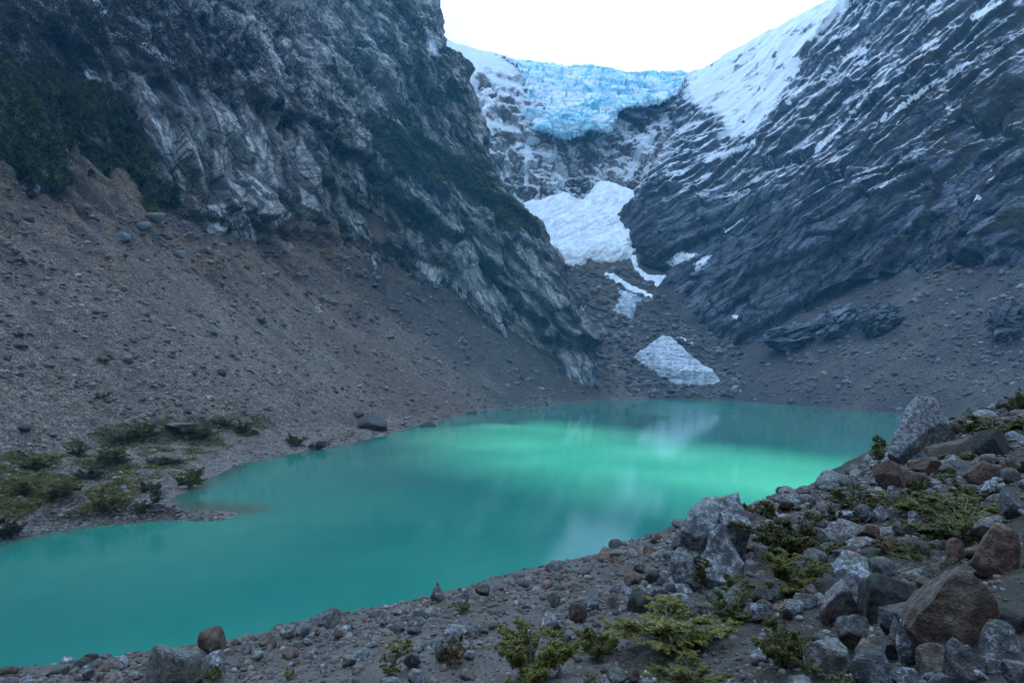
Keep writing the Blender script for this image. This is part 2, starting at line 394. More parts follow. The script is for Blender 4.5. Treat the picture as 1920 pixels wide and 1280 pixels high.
def geo(a, b, k):
    n = int(math.log(b / a) * k); return a * (b / a) ** (np.arange(n + 1) / n)

xs_left = np.concatenate([np.arange(-620, -430, 5.0), np.arange(-430, 180, 1.85)])
scree_left = terrain_tile('scree_slope', xs_left, geo(95, 985, 235), 'long grey and brown scree slope below the granite cliff on the left')
xs_r = np.arange(70, 790, 2.7)
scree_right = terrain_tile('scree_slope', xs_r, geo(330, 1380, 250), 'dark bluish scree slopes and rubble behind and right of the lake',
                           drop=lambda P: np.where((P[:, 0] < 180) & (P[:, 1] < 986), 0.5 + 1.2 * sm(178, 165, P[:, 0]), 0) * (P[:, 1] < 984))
vx = np.arange(-60, 72, 3.0)
scree_back = terrain_tile('scree_slope', vx, np.arange(980, 1380, 3.0), 'rubble in the gully behind the foot of the left cliff', drop=lambda P: np.full(len(P), 0.4))

# ------------------------------------------------------------------ cliffs
def basis(e1, up=(0, 0, 1)):
    e1 = np.array(e1, float); e1 /= np.linalg.norm(e1)
    e2 = np.cross(e1, up); e2 /= np.linalg.norm(e2); e3 = np.cross(e1, e2)
    return np.stack([e1, e2, e3], 1)

def cliffify(B, e1, scales, face, warp=0.10, big=0.0, fade=None, saw=(), fine=1.0, calm=1.0):
    sh = B.shape; n = grid_normals(B)
    if (n.reshape(-1, 3) @ np.array(face)).mean() < 0: n = -n
    P = B.reshape(-1, 3); n = n.reshape(-1, 3); R = basis(e1); Q = P @ R
    w = np.stack([fbm(P / 40 + k * 31, 3) for k in range(3)], -1)
    disp = big * fbm(P / 140, 3); gap = np.ones(len(P)); tone = np.zeros(len(P)); ns = []
    for (L, stretch, amp, tilt) in scales:
        off, g, r = facets((Q + warp * L * w) / np.array([L * stretch, L, L]) + L, tilt)
        amp = amp * (calm if L < 20 else 1.0)
        disp = disp + amp * off - amp * 0.12 * (1 - sm(0, 0.06, g))
        gap = np.minimum(gap, g * (1.0 if L > 10 else 1.6)); ns.append(r)
    for (L, amp, ax) in saw:
        ph = Q[:, ax] / L + 0.42 * fbm(P / (3.2 * L) + L, 2); s_ = ph - np.floor(ph)
        on = 0.25 + 0.75 * sm(-0.25, 0.3, pn(P / (3.2 * L) + 50))
        disp = disp + on * amp * (s_ - sm(0.86, 1.0, s_)) ; gap = np.minimum(gap, np.where(on > 0.5, np.abs(s_ - 0.96) * 1.2 + 0.01, 1))
    disp = disp + scales[-1][2] * 0.5 * calm * fbm(P / 4.0, 3); fine = fine * calm
    D = disp.reshape(sh[:2])
    D[1:-1] = 0.25 * D[:-2] + 0.5 * D[1:-1] + 0.25 * D[2:]; D[:, 1:-1] = 0.25 * D[:, :-2] + 0.5 * D[:, 1:-1] + 0.25 * D[:, 2:]; disp = D.ravel()
    o5, g5, _r = facets(Q / np.array([13.0, 5.0, 5.0]) + 77, 1.3); disp = disp + fine * 1.5 * o5; gap = np.minimum(gap, g5 * 1.1 + 0.02)
    ph = Q[:, 2] / 7.0 + 0.3 * fbm(P / 20 + 3, 2); s_ = ph - np.floor(ph); disp = disp + fine * 1.6 * (s_ - sm(0.8, 1.0, s_)) * sm(-0.2, 0.3, pn(P / 25 + 9))
    if fade is not None: disp = disp * fade
    P2 = P + n * disp[:, None]
    return P2.reshape(sh), gap, ns, disp

C = [
 [(-500, 330, 322), (-500, 250, 330), (-510, 160, 355), (-520, 60, 385), (-540, -60, 430), (-570, -300, 540), (-620, -380, 760)],
 [(0, 400, 452), (0, 312, 472), (0, 200, 515), (0, 90, 560), (0, 0, 605), (-10, -220, 720), (-50, -280, 950)],
 [(170, 450, 525), (170, 388, 537), (180, 270, 578), (190, 130, 632), (200, 0, 690), (200, -240, 800), (170, -300, 1050)],
 [(330, 470, 597), (330, 398, 606), (330, 280, 640), (335, 140, 700), (340, 0, 760), (340, -240, 860), (310, -300, 1100)],
 [(450, 490, 675), (450, 415, 685), (450, 300, 720), (455, 150, 780), (460, 0, 840), (460, -150, 930), (430, -160, 1150)],
 [(560, 520, 755), (560, 440, 765), (565, 300, 795), (570, 150, 850), (575, 0, 925), (580, -110, 985), (550, -60, 1200)],
 [(700, 550, 842), (700, 462, 853), (695, 320, 872), (690, 160, 918), (680, 0, 985), (660, -90, 1030), (630, -50, 1250)],
 [(845, 610, 885), (840, 495, 893), (802, 330, 922), (765, 170, 965), (735, 0, 1000), (705, -90, 1045), (680, -60, 1260)],
 [(960, 720, 893), (945, 610, 903), (910, 430, 930), (830, 245, 975), (765, 10, 1008), (725, -90, 1055), (690, -60, 1270)],
 [(1118, 760, 930), (1108, 695, 938), (1012, 475, 955), (902, 270, 990), (792, 15, 1018), (752, -90, 1065), (700, -60, 1280)],
 [(1118, 760, 1000), (1100, 695, 1015), (998, 475, 1070), (886, 270, 1110), (775, 15, 1140), (722, -150, 1190), (690, -200, 1330)],
 [(1020, 740, 1230), (1000, 650, 1250), (900, 450, 1300), (800, 250, 1350), (690, 0, 1400), (630, -170, 1450), (600, -200, 1600)],
]
B = loft(C, [24, 66, 62, 46, 44, 60, 60, 50, 56, 20, 12], [14, 84, 84, 84, 22, 6])
BARE = ([(255, 130), (330, 180), (440, 215), (560, 270), (620, 330), (700, 455), (420, 400), (340, 340), (290, 280)], [(840, 470), (900, 440), (1000, 470), (1130, 720), (1010, 680), (900, 590)])
bx_, by_ = survey(B.reshape(-1, 3)); CALM = 1 - 0.62 * np.maximum(sm(-30, 30, poly_sd(bx_, by_, BARE[0])), sm(-20, 20, poly_sd(bx_, by_, BARE[1])))
B, gap, ns, dsp = cliffify(B, (0.62, -0.25, -0.74), [(85, 2.6, 20, 1.2), (32, 3.0, 10, 1.3), (12, 2.6, 3.4, 1.3)], (0.7, -0.6, 0.3), big=12, saw=((46, 15, 2), (17, 6, 2), (26, 6, 1)), calm=CALM)
P = B.reshape(-1, 3); px, py = survey(P)
nz = np.abs(grid_normals(B).reshape(-1, 3)[:, 2])
f1 = fbm(P / 35, 4); f2 = fbm((P @ basis((0.62, -0.25, -0.74))) / np.array([60, 15, 15]), 4)
forest = [(-700, 100), (0, 110), (110, 130), (250, 200), (275, 300), (330, 345), (345, 408), (200, 400), (90, 360), (0, 320), (-700, 300)]
brush = [(-700, -200), (330, -200), (470, 60), (520, 180), (590, 240), (560, 270), (430, 190), (330, 150), (250, 140), (110, 130), (0, 110), (-700, 100)]
brush2 = [(690, 220), (790, 255), (900, 320), (985, 395), (1010, 445), (960, 425), (850, 350), (740, 320), (700, 280)]
hem = [(330, 398), (440, 415), (540, 438), (620, 452), (700, 465), (760, 480), (835, 497)]
veg = sm(-20, 15, poly_sd(px, py, forest) + 30 * f1) * (0.62 + 0.4 * f1)
veg = np.maximum(veg, sm(-30, 25, poly_sd(px, py, brush) + 25 * f1) * (0.52 + 0.35 * f2))
veg = np.maximum(veg, sm(-18, 14, poly_sd(px, py, brush2) + 20 * f1) * 0.9)
veg = np.maximum(veg, (1 - sm(0, 22, seg_d(px, py, hem) + 16 * f1)) * 0.6)
bare = np.maximum(sm(-30, 30, poly_sd(px, py, [(255, 130), (330, 180), (440, 215), (560, 270), (620, 330), (700, 455), (420, 400), (340, 340), (290, 280)])),
                  sm(-20, 20, poly_sd(px, py, [(840, 470), (900, 440), (1000, 470), (1130, 720), (1010, 680), (900, 590)])))
veg = np.maximum(veg, sm(0.05, 0.55, f2 + 0.35 * (nz - 0.45)) * (0.75 - 0.6 * bare))
snow = np.clip(sm(240, 480, P[:, 2]) * sm(380, 620, px) * (0.12 + 0.5 * nz + 0.3 * f1), 0, 0.42)
snow = np.maximum(snow, np.clip(sm(330, 430, P[:, 2]) * (px < 620) * (0.30 + 0.6 * f2 + 0.2 * nz), 0, 0.42))
snow = np.maximum(snow, 0.75 * (1 - sm(3, 12, seg_d(px, py, [(180, 0), (215, 60), (260, 80), (330, 125)]))) * (f1 > -0.1))
snow = np.maximum(snow, 0.55 * sm(-10, 10, poly_sd(px, py, [(790, 30), (815, 60), (830, 110), (800, 110)])))
tone = np.clip(bare * (0.45 + 0.8 * (ns[0] - 0.3) + 0.7 * (ns[1] - 0.5)), 0, 1)
cliff_left = put('granite_mountain', grid_mesh('granite_mountain', B, M['granite'], False, dict(veg=veg, snow=snow, tone=tone, gap=gap)))
tag(cliff_left, 'steep grey granite mountain with brush and slabs filling the upper left', None, None, 'structure')
LEFT_VEG = (P.copy(), px.copy(), py.copy(), veg.copy(), bare.copy())

C = [
 [(1200, 540, 1400), (1190, 500, 1420), (1165, 440, 1480), (1195, 350, 1580), (1245, 260, 1650), (1290, 145, 1850), (1290, 170, 2000)],
 [(1240, 560, 1255), (1212, 505, 1280), (1186, 440, 1320), (1222, 350, 1420), (1275, 260, 1540), (1325, 126, 1820), (1335, 155, 2000)],
 [(1335, 650, 1085), (1312, 590, 1115), (1300, 470, 1190), (1330, 350, 1300), (1390, 220, 1450), (1425, 72, 1700), (1435, 100, 1900)],
 [(1420, 690, 1020), (1400, 620, 1045), (1392, 480, 1125), (1420, 340, 1220), (1470, 180, 1350), (1502, 28, 1580), (1512, 60, 1800)],
 [(1560, 550, 975), (1540, 480, 1000), (1530, 380, 1060), (1550, 260, 1150), (1580, 120, 1270), (1600, -25, 1430), (1600, -10, 1650)],
 [(1700, 520, 905), (1700, 445, 920), (1690, 330, 975), (1690, 200, 1060), (1700, 60, 1180), (1710, -120, 1330), (1710, -110, 1550)],
 [(1920, 560, 740), (1920, 475, 757), (1910, 350, 810), (1900, 200, 890), (1900, 50, 985), (1900, -180, 1130), (1900, -170, 1400)],
 [(2300, 600, 560), (2300, 500, 575), (2290, 350, 640), (2280, 180, 710), (2270, 0, 790), (2270, -280, 920), (2270, -250, 1150)],
]
B = loft(C, [16, 52, 50, 66, 68, 90, 40], [16, 66, 66, 70, 76, 10])
field = [(1285, 140), (1330, 100), (1400, 50), (1560, -40), (1650, -40), (1530, 70), (1500, 130), (1470, 180), (1430, 225), (1410, 255), (1370, 262), (1350, 215), (1300, 195)]
bx_, by_ = survey(B.reshape(-1, 3)); FADER = 1 - 0.62 * sm(-12, 18, poly_sd(bx_, by_, field))
B, gap, ns, dsp = cliffify(B, (0.80, -0.2, 0.56), [(75, 2.8, 15, 1.1), (27, 3.2, 8, 1.3), (10, 3.0, 3.2, 1.3)], (-0.7, -0.6, 0.3), big=12, saw=((66, 15, 2), (23, 3.5, 2), (30, 9, 1)), fade=FADER, fine=0.7)
P = B.reshape(-1, 3); px, py = survey(P); nz = np.abs(grid_normals(B).reshape(-1, 3)[:, 2])
f1 = fbm(P / 40, 4); f2 = fbm((P @ basis((0.80, -0.2, 0.56))) / np.array([70, 9, 9]), 4)
field = [(1285, 140), (1330, 100), (1400, 50), (1560, -40), (1650, -40), (1530, 70), (1500, 130), (1470, 180), (1430, 225), (1410, 255), (1370, 262), (1350, 215), (1300, 195)]
snow = np.clip(0.31 + 0.22 * sm(200, 620, P[:, 2]) + 0.55 * (nz - 0.55) + 0.15 * f2 - 0.12 * sm(1500, 1900, px) - 0.25 * sm(330, 430, py), 0, 0.62)
snow = np.maximum(snow, sm(-8, 8, poly_sd(px, py, field) + 10 * f1) * (0.98 - 0.62 * sm(0.12, 0.42, f1)))
for pts, w in ([[(1655, 225), (1740, 165), (1830, 110)], 5], [[(1530, 282), (1570, 245), (1625, 185)], 5], [[(1350, 255), (1390, 240), (1440, 190)], 9], [[(1820, 40), (1875, 5)], 8], [[(1480, 190), (1500, 170)], 6], [[(1590, 105), (1620, 95)], 4], [[(1330, 300), (1420, 265)], 5], [[(1735, 90), (1755, 75)], 3], [[(1820, 375), (1835, 370)], 4], [[(1360, 435), (1405, 405)], 3]):
    snow = np.maximum(snow, 0.8 * (1 - sm(w * 0.15, w * 1.3, seg_d(px, py, pts) + 7 * f2 + 4 * f1)))
veg = np.clip(0.15 + 0.5 * f1 + 0.45 * sm(1500, 1850, px) * sm(520, 250, py), 0, 0.8) * (snow < 0.5)
tone = np.clip(sm(-15, 15, poly_sd(px, py, [(1230, 560), (1300, 480), (1480, 470), (1500, 520), (1400, 600), (1300, 610)])) * 0.45 + 0.25 * (ns[1] - 0.4), 0, 1)
cliff_right = put('dark_mountain', grid_mesh('dark_mountain', B, M['slate'], False, dict(veg=veg, snow=snow, tone=tone, gap=gap)))
tag(cliff_right, 'dark blue-grey mountainside streaked with snow on the right', None, None, 'structure')

C = [
 [(740, 480, 1400), (760, 380, 1450), (780, 250, 1600), (780, 150, 1800), (770, 40, 2100), (770, 70, 2400)],
 [(900, 480, 1380), (900, 380, 1430), (892, 240, 1560), (872, 150, 1750), (852, 80, 2050), (850, 110, 2400)],
 [(985, 480, 1390), (985, 390, 1450), (975, 240, 1560), (960, 160, 1720), (945, 104, 2020), (950, 135, 2400)],
 [(1080, 480, 1420), (1080, 385, 1500), (1075, 255, 1610), (1070, 185, 1780), (1060, 134, 2050), (1060, 160, 2400)],
 [(1180, 480, 1420), (1172, 370, 1500), (1178, 240, 1610), (1192, 190, 1780), (1200, 144, 2050), (1200, 165, 2400)],
 [(1255, 450, 1420), (1245, 340, 1500), (1250, 250, 1600), (1282, 180, 1720), (1292, 140, 1950), (1290, 160, 2300)],
 [(1340, 450, 1420), (1340, 340, 1500), (1340, 260, 1620), (1360, 190, 1800), (1380, 135, 2000), (1370, 160, 2300)],
]
B = loft(C, [30, 44, 48, 50, 40, 30], [24, 66, 36, 30, 6])
hx, hy = survey(B.reshape(-1, 3)); HF = 0.12 + 0.88 * sm(105, 150, hy - 0.25 * np.clip(hx - 880, 0, 60))
B, gap, ns, dsp = cliffify(B, (0.5, -0.2, -0.7), [(60, 1.2, 24, 0.9), (24, 1.3, 10, 1.0), (9, 1.3, 4, 1.0)], (0, -0.9, 0.4), big=8, fade=HF)
P = B.reshape(-1, 3); px, py = survey(P); nz = np.abs(grid_normals(B).reshape(-1, 3)[:, 2]); f1 = fbm(P / 45, 4)
snow = np.clip(0.55 + 0.5 * (nz - 0.5) + 0.22 * f1, 0, 0.9)
dome = [(780, -20), (850, 70), (925, 95), (935, 120), (960, 145), (930, 118), (880, 112), (885, 140), (905, 160), (880, 185), (860, 150), (780, 100)]
snow = np.maximum(snow, sm(-5, 5, poly_sd(px, py, dome) + 6 * f1))
snow = np.where(py < 118, np.maximum(snow, 0.95), snow)
for pts, w in ([[(987, 270), (987, 345)], 2.5], [[(1040, 255), (1045, 345)], 2.2], [[(895, 220), (930, 235), (970, 245)], 6], [[(1245, 290), (1215, 320)], 8], [[(890, 195), (905, 215)], 6], [[(1225, 250), (1200, 280), (1180, 330)], 6]):
    snow = np.maximum(snow, 0.8 * (1 - sm(w * 0.5, w * 1.7, seg_d(px, py, pts) + 3 * f1)))
headwall = put('headwall', grid_mesh('headwall', B, M['headwall'], False, dict(veg=np.zeros(len(P)), snow=snow, tone=np.clip(0.3 * ns[1], 0, 1), gap=gap)))
tag(headwall, 'snow-dusted reddish rock headwall beneath the hanging glacier', None, None, 'structure')

# hanging glacier: an icefall of broken blocks lying on the headwall
top = [(918, 100), (985, 113), (1040, 119), (1090, 125), (1140, 131), (1180, 134), (1220, 136), (1262, 135), (1302, 131)]
mid2 = [(975, 128), (1010, 150), (1050, 160), (1090, 162), (1140, 164), (1180, 165), (1220, 164), (1250, 158), (1290, 146)]
mid1 = [(984, 185), (1015, 200), (1055, 205), (1090, 205), (1130, 202), (1165, 190), (1205, 184), (1245, 176), (1278, 160)]
bot = [(974, 238), (1018, 243), (1060, 252), (1100, 243), (1142, 236), (1160, 205), (1202, 195), (1242, 188), (1272, 168)]
cols = []
for i in range(9):
    e = 1.0 if 0 < i < 8 else 0.0
    t, a, b, c = top[i], mid2[i], mid1[i], bot[i]
    yb = 1525 if i < 5 else 1560 + (i - 5) * 22
    lift = 0 if e else 60
    cols.append([(c[0], c[1] + 6, yb + 90), (c[0], c[1], yb + lift), (b[0], b[1], yb + 70 + lift), (a[0], a[1], yb + 220 + lift), (t[0], t[1], 1960 + lift), (t[0], t[1] + 25, 2200)])
B = loft(cols, [24, 24, 24, 24, 24, 24, 24, 24], [8, 34, 40, 36, 6])
P = B.reshape(-1, 3); n = grid_normals(B).reshape(-1, 3); n = -n if (n @ np.array((0, -0.8, 0.5))).mean() < 0 else n
w = np.stack([fbm(P / 60 + k * 13, 3) for k in range(3)], -1)
o1, g1, r1 = facets((P + 14 * w) / np.array([46, 40, 26]), 0.9)
o2, g2, r2 = facets((P + 6 * w) / np.array([16, 14, 11]) + 5, 1.0)
px, py = survey(P); flow = fbm(P / np.array([160, 60, 40]) + 3, 4)
band = sm(-0.1, 0.25, flow)
calm = 0.3 + 0.35 * sm(125, 165, py); d = calm * 13 * o1 * (0.4 + band) + calm * 3.5 * o2 - 7 * (1 - sm(0, 0.10, g1)) - 3.5 * (1 - sm(0, 0.12, g2)) + 12 * flow
P = P + n * d[:, None]
ice = np.clip(0.52 + 0.4 * band + 0.35 * (1 - sm(0, 0.2, g1)) - 0.3 * sm(0.35, 0.9, np.abs(n[:, 2])) + 0.12 * (r1 - 0.5), 0, 1)
glacier = put('hanging_glacier', grid_mesh('hanging_glacier', P.reshape(B.shape), M['ice'], False, dict(ice=ice)))
tag(glacier, 'broken pale blue hanging glacier draped over the headwall under the sky', 'glacier')

# avalanche snow cone
topf = [(950, 400, 1430), (985, 384, 1440), (1025, 374, 1450), (1060, 365, 1455), (1086, 379, 1455), (1132, 344, 1468), (1165, 354, 1466), (1208, 376, 1420)]
botf = [(950, 500), (1000, 496), (1040, 494), (1078, 500), (1105, 488), (1140, 492), (1170, 486), (1198, 462)]
cols = []
for (a, b) in zip(topf, botf):
    g = ground_at(b[0], b[1], 1000) - 7
    rows_ = [(b[0], b[1] + 10, g + 40), (b[0], b[1] + 1, g + 12)]
    for t in (0.12, 0.4, 0.7):
        mx = b[0] + (a[0] - b[0]) * t - (14 if a[0] > 1200 else 0); my = b[1] + (a[1] - b[1]) * t
        rows_.append((mx, my, min(g + (a[2] - g) * t - 10, ground_at(mx, my, 1000) - (2 if t < 0.2 else 7))))
    cols.append(rows_ + [(a[0], a[1], a[2]), (a[0], a[1] + 14, a[2] + 150)])
B = loft(cols, [20, 22, 22, 22, 26, 22, 22], [5, 12, 30, 30, 30, 5])
P = B.reshape(-1, 3); n = grid_normals(B).reshape(-1, 3); n = -n if n[:, 2].mean() < 0 else n
Pw = P + 8 * np.stack([fbm(P / 50 + k, 3) for k in range(3)], -1)
d = 3.0 * fbm(P / 40, 4) + 3.2 * ridged((Pw @ basis((-0.7, -0.5, -0.5))) / np.array([90, 14, 14]), 4) + 1.8 * fbm(P / 7, 3)
fan = put('snow_cone', grid_mesh('snow_cone', (P + n * d[:, None]).reshape(B.shape), M['snow'], True))
tag(fan, 'broad white avalanche snow cone at the foot of the headwall', 'snow')

# unseen wooded walls added behind the viewpoint to block low sky light
ang = np.radians(np.linspace(75, 292, 150)); rad = np.linspace(0, 1, 40)
A, T_ = np.meshgrid(ang, rad); base_r = 430 + 120 * np.cos((A - math.pi) * 1.3); hgt = 430 + 160 * np.sin(A * 3.1) + 240 * (np.abs(A - math.pi) > 1.0)
X = np.sin(A) * (base_r + 520 * T_); Yb = np.cos(A) * (base_r + 520 * T_) * 0.9; Zb = -6 + hgt * 1.9 * T_ ** 1.15
Bv = np.stack([X, Yb, Zb], -1); Pv = Bv.reshape(-1, 3); Pv[:, 2] += (26 * fbm(Pv / 120, 4) * sm(0, 0.2, T_.ravel())); Bv = Pv.reshape(Bv.shape)
z_ = np.zeros(len(Pv)); back = put('sky_block_wall', grid_mesh('sky_block_wall', Bv, M['slate'], True, dict(veg=0.6 + 0.3 * fbm(Pv / 50, 3), snow=z_, tone=z_, gap=z_ + 1)))
tag(back, 'dark wooded valley walls added behind the viewpoint to block low sky light', None, None, 'structure')

# ------------------------------------------------------------------ near moraine
crest = [(-500, 1360, 21), (0, 1264, 15), (300, 1236, 15.3), (610, 1173, 18), (800, 1138, 20), (1000, 1080, 22), (1150, 1048, 24), (1280, 1008, 27), (1430, 955, 33), (1610, 897, 42), (1690, 862, 48), (1790, 797, 55), (1930, 752, 60), (2250, 690, 60)]
mid = [(-500, 1380, 18), (0, 1285, 13.6), (300, 1268, 13.2), (600, 1238, 13.5), (800, 1218, 13.5), (1000, 1192, 13.5), (1150, 1170, 13.6), (1290, 1150, 14), (1450, 1120, 14.5), (1600, 1100, 14), (1710, 1080, 13.5), (1810, 1050, 13), (1930, 1020, 12), (2300, 1000, 10)]
low = [(-500, 1420, 15), (0, 1310, 12), (300, 1310, 11.3), (600, 1310, 10.3), (800, 1310, 9.6), (1000, 1310, 8.8), (1150, 1310, 8.2), (1290, 1310, 7.6), (1450, 1310, 7.0), (1600, 1310, 6.4), (1700, 1310, 5.9), (1800, 1310, 5.5), (1920, 1310, 5.1), (2300, 1310, 4.4)]
CW = [at(*c) for c in crest]
cols = []
for i, (a, b, c) in enumerate(zip(low, mid, crest)):
    cx, cy, cz = CW[i]
    j0, j1 = max(i - 1, 0), min(i + 1, len(CW) - 1)
    tx, ty = CW[j1][0] - CW[j0][0], CW[j1][1] - CW[j0][1]; L = math.hypot(tx, ty); nx, ny = -ty / L, tx / L
    ax, ay, az = at(*a)
    cols.append([(ax * 1.5, -9.0, 48.6 + 0.05 * ax, 1), (ax * 0.9, 1.2, 48.0 + 0.10 * ax, 1), a, b, c,
                 (cx + nx * 3, cy + ny * 3, cz - 1.0, 1), (cx + nx * 22, cy + ny * 22, cz - 16, 1), (cx + nx * 75, cy + ny * 75, -10, 1)])
B = loft(cols, [10, 18, 24, 20, 20, 20, 20, 22, 22, 18, 16, 18, 14], [10, 14, 40, 52, 10, 22, 10])
P = B.reshape(-1, 3); z0 = np.zeros(len(P))
P[:, 2] += 0.30 * fbm(np.stack([P[:, 0] / 3.2, P[:, 1] / 3.2, z0], -1), 3) * sm(3, 9, P[:, 1]) + 0.05 * fbm(P / 0.35, 3)
n = N('gravel_ground')
a = n.noise(1.2, 5, 0.6); b = n.noise(14, 4, 0.65)
w = n.t.nodes.new('ShaderNodeTexVoronoi'); w.inputs['Scale'].default_value = 22; n.t.links.new(n.pos, w.inputs['Vector'])
peb = n.ramp(w.outputs['Distance'], (0.15, 1.0), (0.5, 0.0))
col = n.mix(n.ramp(a, (0.3, 0.0), (0.7, 1.0)), (0.070, 0.063, 0.055), (0.120, 0.110, 0.098))
col = n.mix(n.math('MULTIPLY', peb, n.ramp(w.outputs['Color'], (0.3, 0.0), (0.9, 0.8))), col, (0.21, 0.20, 0.20))
col = n.mix(n.ramp(n.noise(0.55, 4, 0.6), (0.54, 0.0), (0.66, 0.75)), col, (0.045, 0.048, 0.018))
col = n.mix(n.math('MULTIPLY', n.attr('soil'), n.ramp(a, (0.3, 0.95), (0.7, 0.55))), col, (0.028, 0.026, 0.020))
M['gravel_ground'] = n.done(col, n.bump(n.math('ADD', n.math('MULTIPLY', peb, 0.5), b), 0.9, 0.05))
B = P.reshape(B.shape)
_px, _py = survey(P + np.array([0, 0.001, 0])); soil = np.where(P[:, 1] > 3, sm(1050, 1450, _px), 1.0)
moraine = put('moraine_bank', grid_mesh('moraine_bank', B, M['gravel_ground'], True, dict(soil=soil)))
tag(moraine, 'gravelly moraine bank in the foreground sloping down to the lake', None, None, 'structure')
MOR = B

# ------------------------------------------------------------------ lake
n = N('glacial_lake_water', 0.1, 0.5)
n.b.inputs['IOR'].default_value = 1.42
big = n.noise(0.012, 3, 0.5)
col = n.mix(n.ramp(big, (0.35, 0.0), (0.65, 1.0)), (0.014, 0.148, 0.118), (0.030, 0.196, 0.142))
col = n.mix(n.attr('shallow'), col, (0.075, 0.085, 0.060))
rip = n.noise(1.0, 4, 0.65, n.scaled((1.4, 0.7, 1)))
rip2 = n.noise(1.0, 2, 0.5, n.scaled((0.10, 0.05, 1)))
h = n.math('ADD', n.math('MULTIPLY', rip, 0.09), n.math('MULTIPLY', rip2, 0.04))
rough = n.math('ADD', 0.03, n.math('MULTIPLY', n.attr('wind'), 0.22))
M['water'] = n.done(col, n.bump(h, 0.22, 1.0), rough)
xs = np.arange(-260, 620, 6.0); ys = geo(14, 1000, 60)
X, Y_ = np.meshgrid(xs, ys); Pw = np.stack([X.ravel(), Y_.ravel(), np.zeros(X.size)], -1)
bed = basin(Pw[:, 0], Pw[:, 1], False)
dl = Pw[:, 0] - np.interp(Pw[:, 1], LS[:, 0], LS[:, 1])
sh = (1 - sm(1.0, 11.0, dl)) * 0.75 * (Pw[:, 1] < 420)
sh = np.maximum(sh, 0.9 * (1 - sm(0, 14, seg_d(Pw[:, 0], Pw[:, 1], [(-122, 226), (-92, 216)]))))
wpx, wpy = survey(Pw)
wind = sm(-30, 30, poly_sd(wpx, wpy, [(1150, 745), (1400, 745), (1470, 765), (1400, 780), (1240, 772)]) + 30 * pn(Pw / 60)) 
lake = put('lake', grid_mesh('lake', Pw.reshape(len(ys), len(xs), 3), M['water'], True, dict(shallow=sh, wind=wind)))
tag(lake, 'still turquoise glacial lake with a sunlit pale green band', None, None, 'structure')

# ------------------------------------------------------------------ cloud added out of view to shade the valley; gap shaped to light lake
strip = np.array([(-20, 565), (-60, 440), (-10, 320), (50, 250), (130, 200), (240, 190), (215, 290), (160, 335), (110, 390), (60, 500), (20, 560)], float)
CZ = 3000.0; shift = (CZ / math.tan(math.radians(SUN_EL)))
sx, sy = math.sin(math.radians(SUN_AZ)) * shift, math.cos(math.radians(SUN_AZ)) * shift
cxs = np.arange(sx - 900, sx + 1900, 22.0); cys = np.arange(sy - 500, sy + 1900, 22.0)
inner_x = np.arange(sx - 120, sx + 330, 9.0); inner_y = np.arange(sy + 150, sy + 650, 9.0)
cxs = np.unique(np.concatenate([cxs[(cxs < inner_x[0] - 5) | (cxs > inner_x[-1] + 5)], inner_x])); cys = np.unique(np.concatenate([cys[(cys < inner_y[0] - 5) | (cys > inner_y[-1] + 5)], inner_y]))
X, Y_ = np.meshgrid(cxs, cys); xf, yf = X.ravel(), Y_.ravel()
rag = 40 * fbm(np.stack([xf / 90, yf / 90, xf * 0], -1), 3)
hole = poly_sd(xf - sx, yf - sy, strip) + 0.25 * rag
edge = np.minimum.reduce([xf - cxs[0], cxs[-1] - xf, yf - cys[0], cys[-1] - yf]) + 3 * rag - 120
keep = (hole < 0) & (edge > 0)
th = 10 + 0.35 * np.clip(np.minimum(-hole, edge), 0, 250)
lob = np.abs(fbm(np.stack([xf / 260, yf / 260, xf * 0 + 2], -1), 4))
topz = CZ + th * (0.6 + lob); botz = CZ - th * (0.25 + 0.3 * lob)
nv, nu = X.shape; idx = np.arange(nv * nu).reshape(nv, nu)
q = np.stack([idx[:-1, :-1], idx[:-1, 1:], idx[1:, 1:], idx[1:, :-1]], -1).reshape(-1, 4); q = q[keep[q].all(1)]
ed = np.concatenate([q[:, [0, 1]], q[:, [1, 2]], q[:, [2, 3]], q[:, [3, 0]]]); key = np.sort(ed, 1); _, inv, cnt = np.unique(key[:, 0] * (nv * nu) + key[:, 1], return_inverse=True, return_counts=True)
be = ed[cnt[inv] == 1]; K = nv * nu
V = np.concatenate([np.stack([xf, yf, topz], -1), np.stack([xf, yf, botz], -1)])
Q = np.concatenate([q, q[:, ::-1] + K, np.stack([be[:, 1], be[:, 0], be[:, 0] + K, be[:, 1] + K], -1)])
n = N('shade_cloud', 1.0, 0.0)
tr = n.t.nodes.new('ShaderNodeBsdfTranslucent'); tr.inputs[0].default_value = (0.62, 0.76, 0.95, 1); df = n.t.nodes.new('ShaderNodeBsdfDiffuse'); df.inputs[0].default_value = (0.85, 0.86, 0.88, 1)
mx = n.t.nodes.new('ShaderNodeMixShader'); mx.inputs[0].default_value = 0.62  # high transmission turns this added sheet into a soft key light
n.t.links.new(df.outputs[0], mx.inputs[1]); n.t.links.new(tr.outputs[0], mx.inputs[2]); n.t.links.new(mx.outputs[0], n.t.nodes['Material Output'].inputs['Surface'])
shade_cloud = put('shade_cloud', raw_mesh('shade_cloud', V, Q, n.m, True)); tag(shade_cloud, 'broad ragged cloud added out of view to shade the valley, gap shaped for sun', None, None, 'structure')

